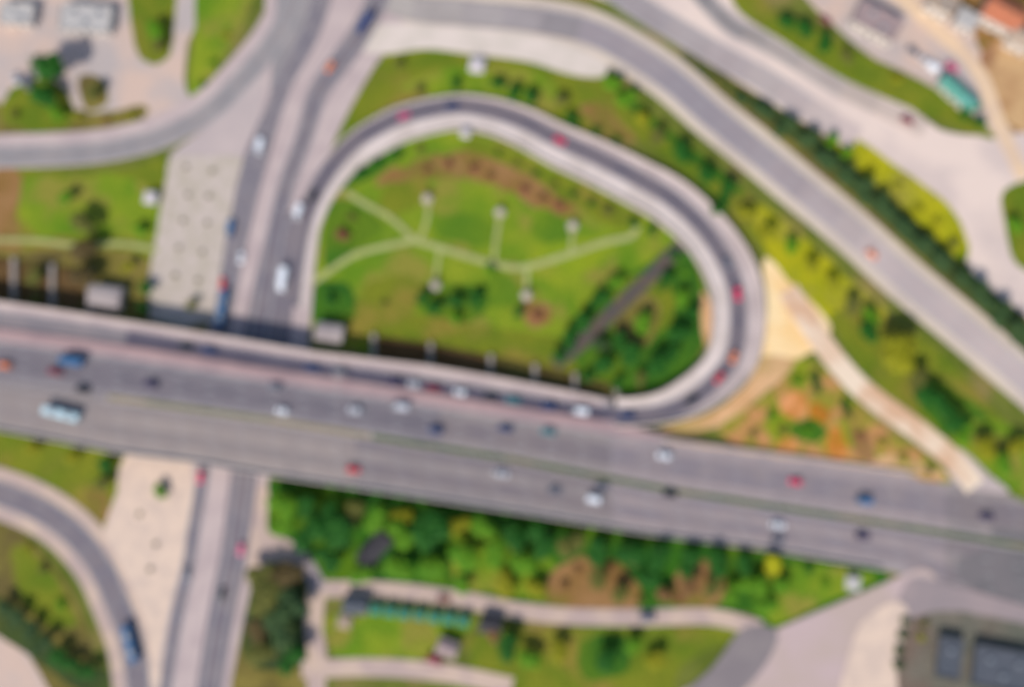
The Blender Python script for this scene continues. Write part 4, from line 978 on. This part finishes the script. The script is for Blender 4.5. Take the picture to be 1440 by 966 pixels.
# garden shelters: open roof on four posts
gs = empty('garden_shelter', (0, 0, 0))
b = bmesh.new(); cyl(b, 1.5, .1, 2.5, 3.2, seg=6); child('roof', b, M['plaza'], gs)
for k in range(6):
    a = k * math.pi / 3; b = bmesh.new(); cyl(b, .07, .07, 0, 2.55, math.cos(a) * 1.3, math.sin(a) * 1.3, 8); child('post', b, M['steel'], gs)
b = bmesh.new(); cyl(b, 1.7, 1.7, -.1, .08, seg=24); child('base', b, M['concrete'], gs)
for i, (x, y, s) in enumerate(((601, 281, 'at the end of the upper left branch path'), (703, 300, 'at the end of the upper middle branch path'), (805, 319, 'on the upper right branch path'), (612, 402, 'at the end of the lower left branch path'), (740, 416, 'at the end of the lower right branch path'))):
    o = gs if i == 0 else copy_tree(gs); o.location = at(x, y, .1); tag(o, f'small pale six-sided shelter {s}', 'shelter', 'pale shelters in the loop garden')
# turquoise canopies
cn = empty('canopy', (0, 0, 0))
b = bmesh.new(); cyl(b, 2.5, .2, 2.6, 3.5, seg=4, mtx=Matrix.Rotation(R(45), 4, 'Z')); cr_ = child('canopy_roof', b, RC, cn)
for sx in (-1, 1):
    for sy in (-1, 1):
        b = bmesh.new(); cyl(b, .06, .06, 0, 2.62, sx * 1.6, sy * 1.6, 8); child('pole', b, M['steel'], cn)
cs = ((530, 854, 'first'), (550, 857, 'second'), (570, 860, 'third'), (591, 862, 'fourth'), (612, 865, 'fifth'), (632, 867, 'sixth'), (652, 870, 'seventh'))
for i, (x, y, s) in enumerate(cs):
    o = cn if i == 0 else copy_tree(cn); o.location = at(x, y, .05); o.rotation_euler = (0, 0, R(-7))
    tag(o, f'turquoise canopy, {s} from the left in the row along the narrow lane', 'canopy', 'turquoise canopies along the lane')
building(502, 848, 6, 7, 5, 3, RD, M['white_wall'], 'slate blue roofed hut left of the turquoise canopies', 'gable', 'shed', 'shed')
# planting beds and the pale dividing walls beneath the slip lane
def bedrow(xs_, f_top, f_bot, name, label_bed, label_wall):
    for i, x in enumerate(xs_):
        a0, a1 = at(x - 3, f_top(x), 0), at(x + 3, f_top(x), 0); c0, c1 = at(x - 3, f_bot(x), 0), at(x + 3, f_bot(x), 0)
        bm = bmesh.new(); t = [bm.verts.new(v + Vector((0, 0, 1.6))) for v in (a0, a1, c1, c0)]; bt = [bm.verts.new(v - Vector((0, 0, .1))) for v in (a0, a1, c1, c0)]
        bm.faces.new(t)
        for k in range(4): bm.faces.new((t[k], bt[k], bt[(k + 1) % 4], t[(k + 1) % 4]))
        bmesh.ops.recalc_face_normals(bm, faces=bm.faces)
        tag(link('buttress_wall', bm, M['wall']), f'{label_wall}, {ORD[i]} from the left', 'wall', label_wall + 's')
    for i in range(len(xs_) - 1):
        x0, x1 = xs_[i] + 5, xs_[i + 1] - 5
        slab(name, [(x0, f_top(x0) + 2), (x1, f_top(x1) + 2), (x1, f_bot(x1)), (x0, f_bot(x0))], M['brownbed'], .1, 0)
M['brownbed'] = grass('brown_bed', (104, 82, 52), (92, 68, 38), (98, 92, 46))
bedrow([526, 606, 690, 752, 808, 866], lambda x: ramp_e(x) - 34 + (x - 526) * .03, lambda x: ramp_e(x) - 2, 'planting_bed', '', 'pale buttress wall between the brown planting beds')
bedrow([-30, 22, 76, 128], lambda x: ramp_e(x) - 62, lambda x: ramp_e(x) - 4, 'planting_bed', '', 'pale buttress wall on the left side field')
print('objects', len(bpy.data.objects))
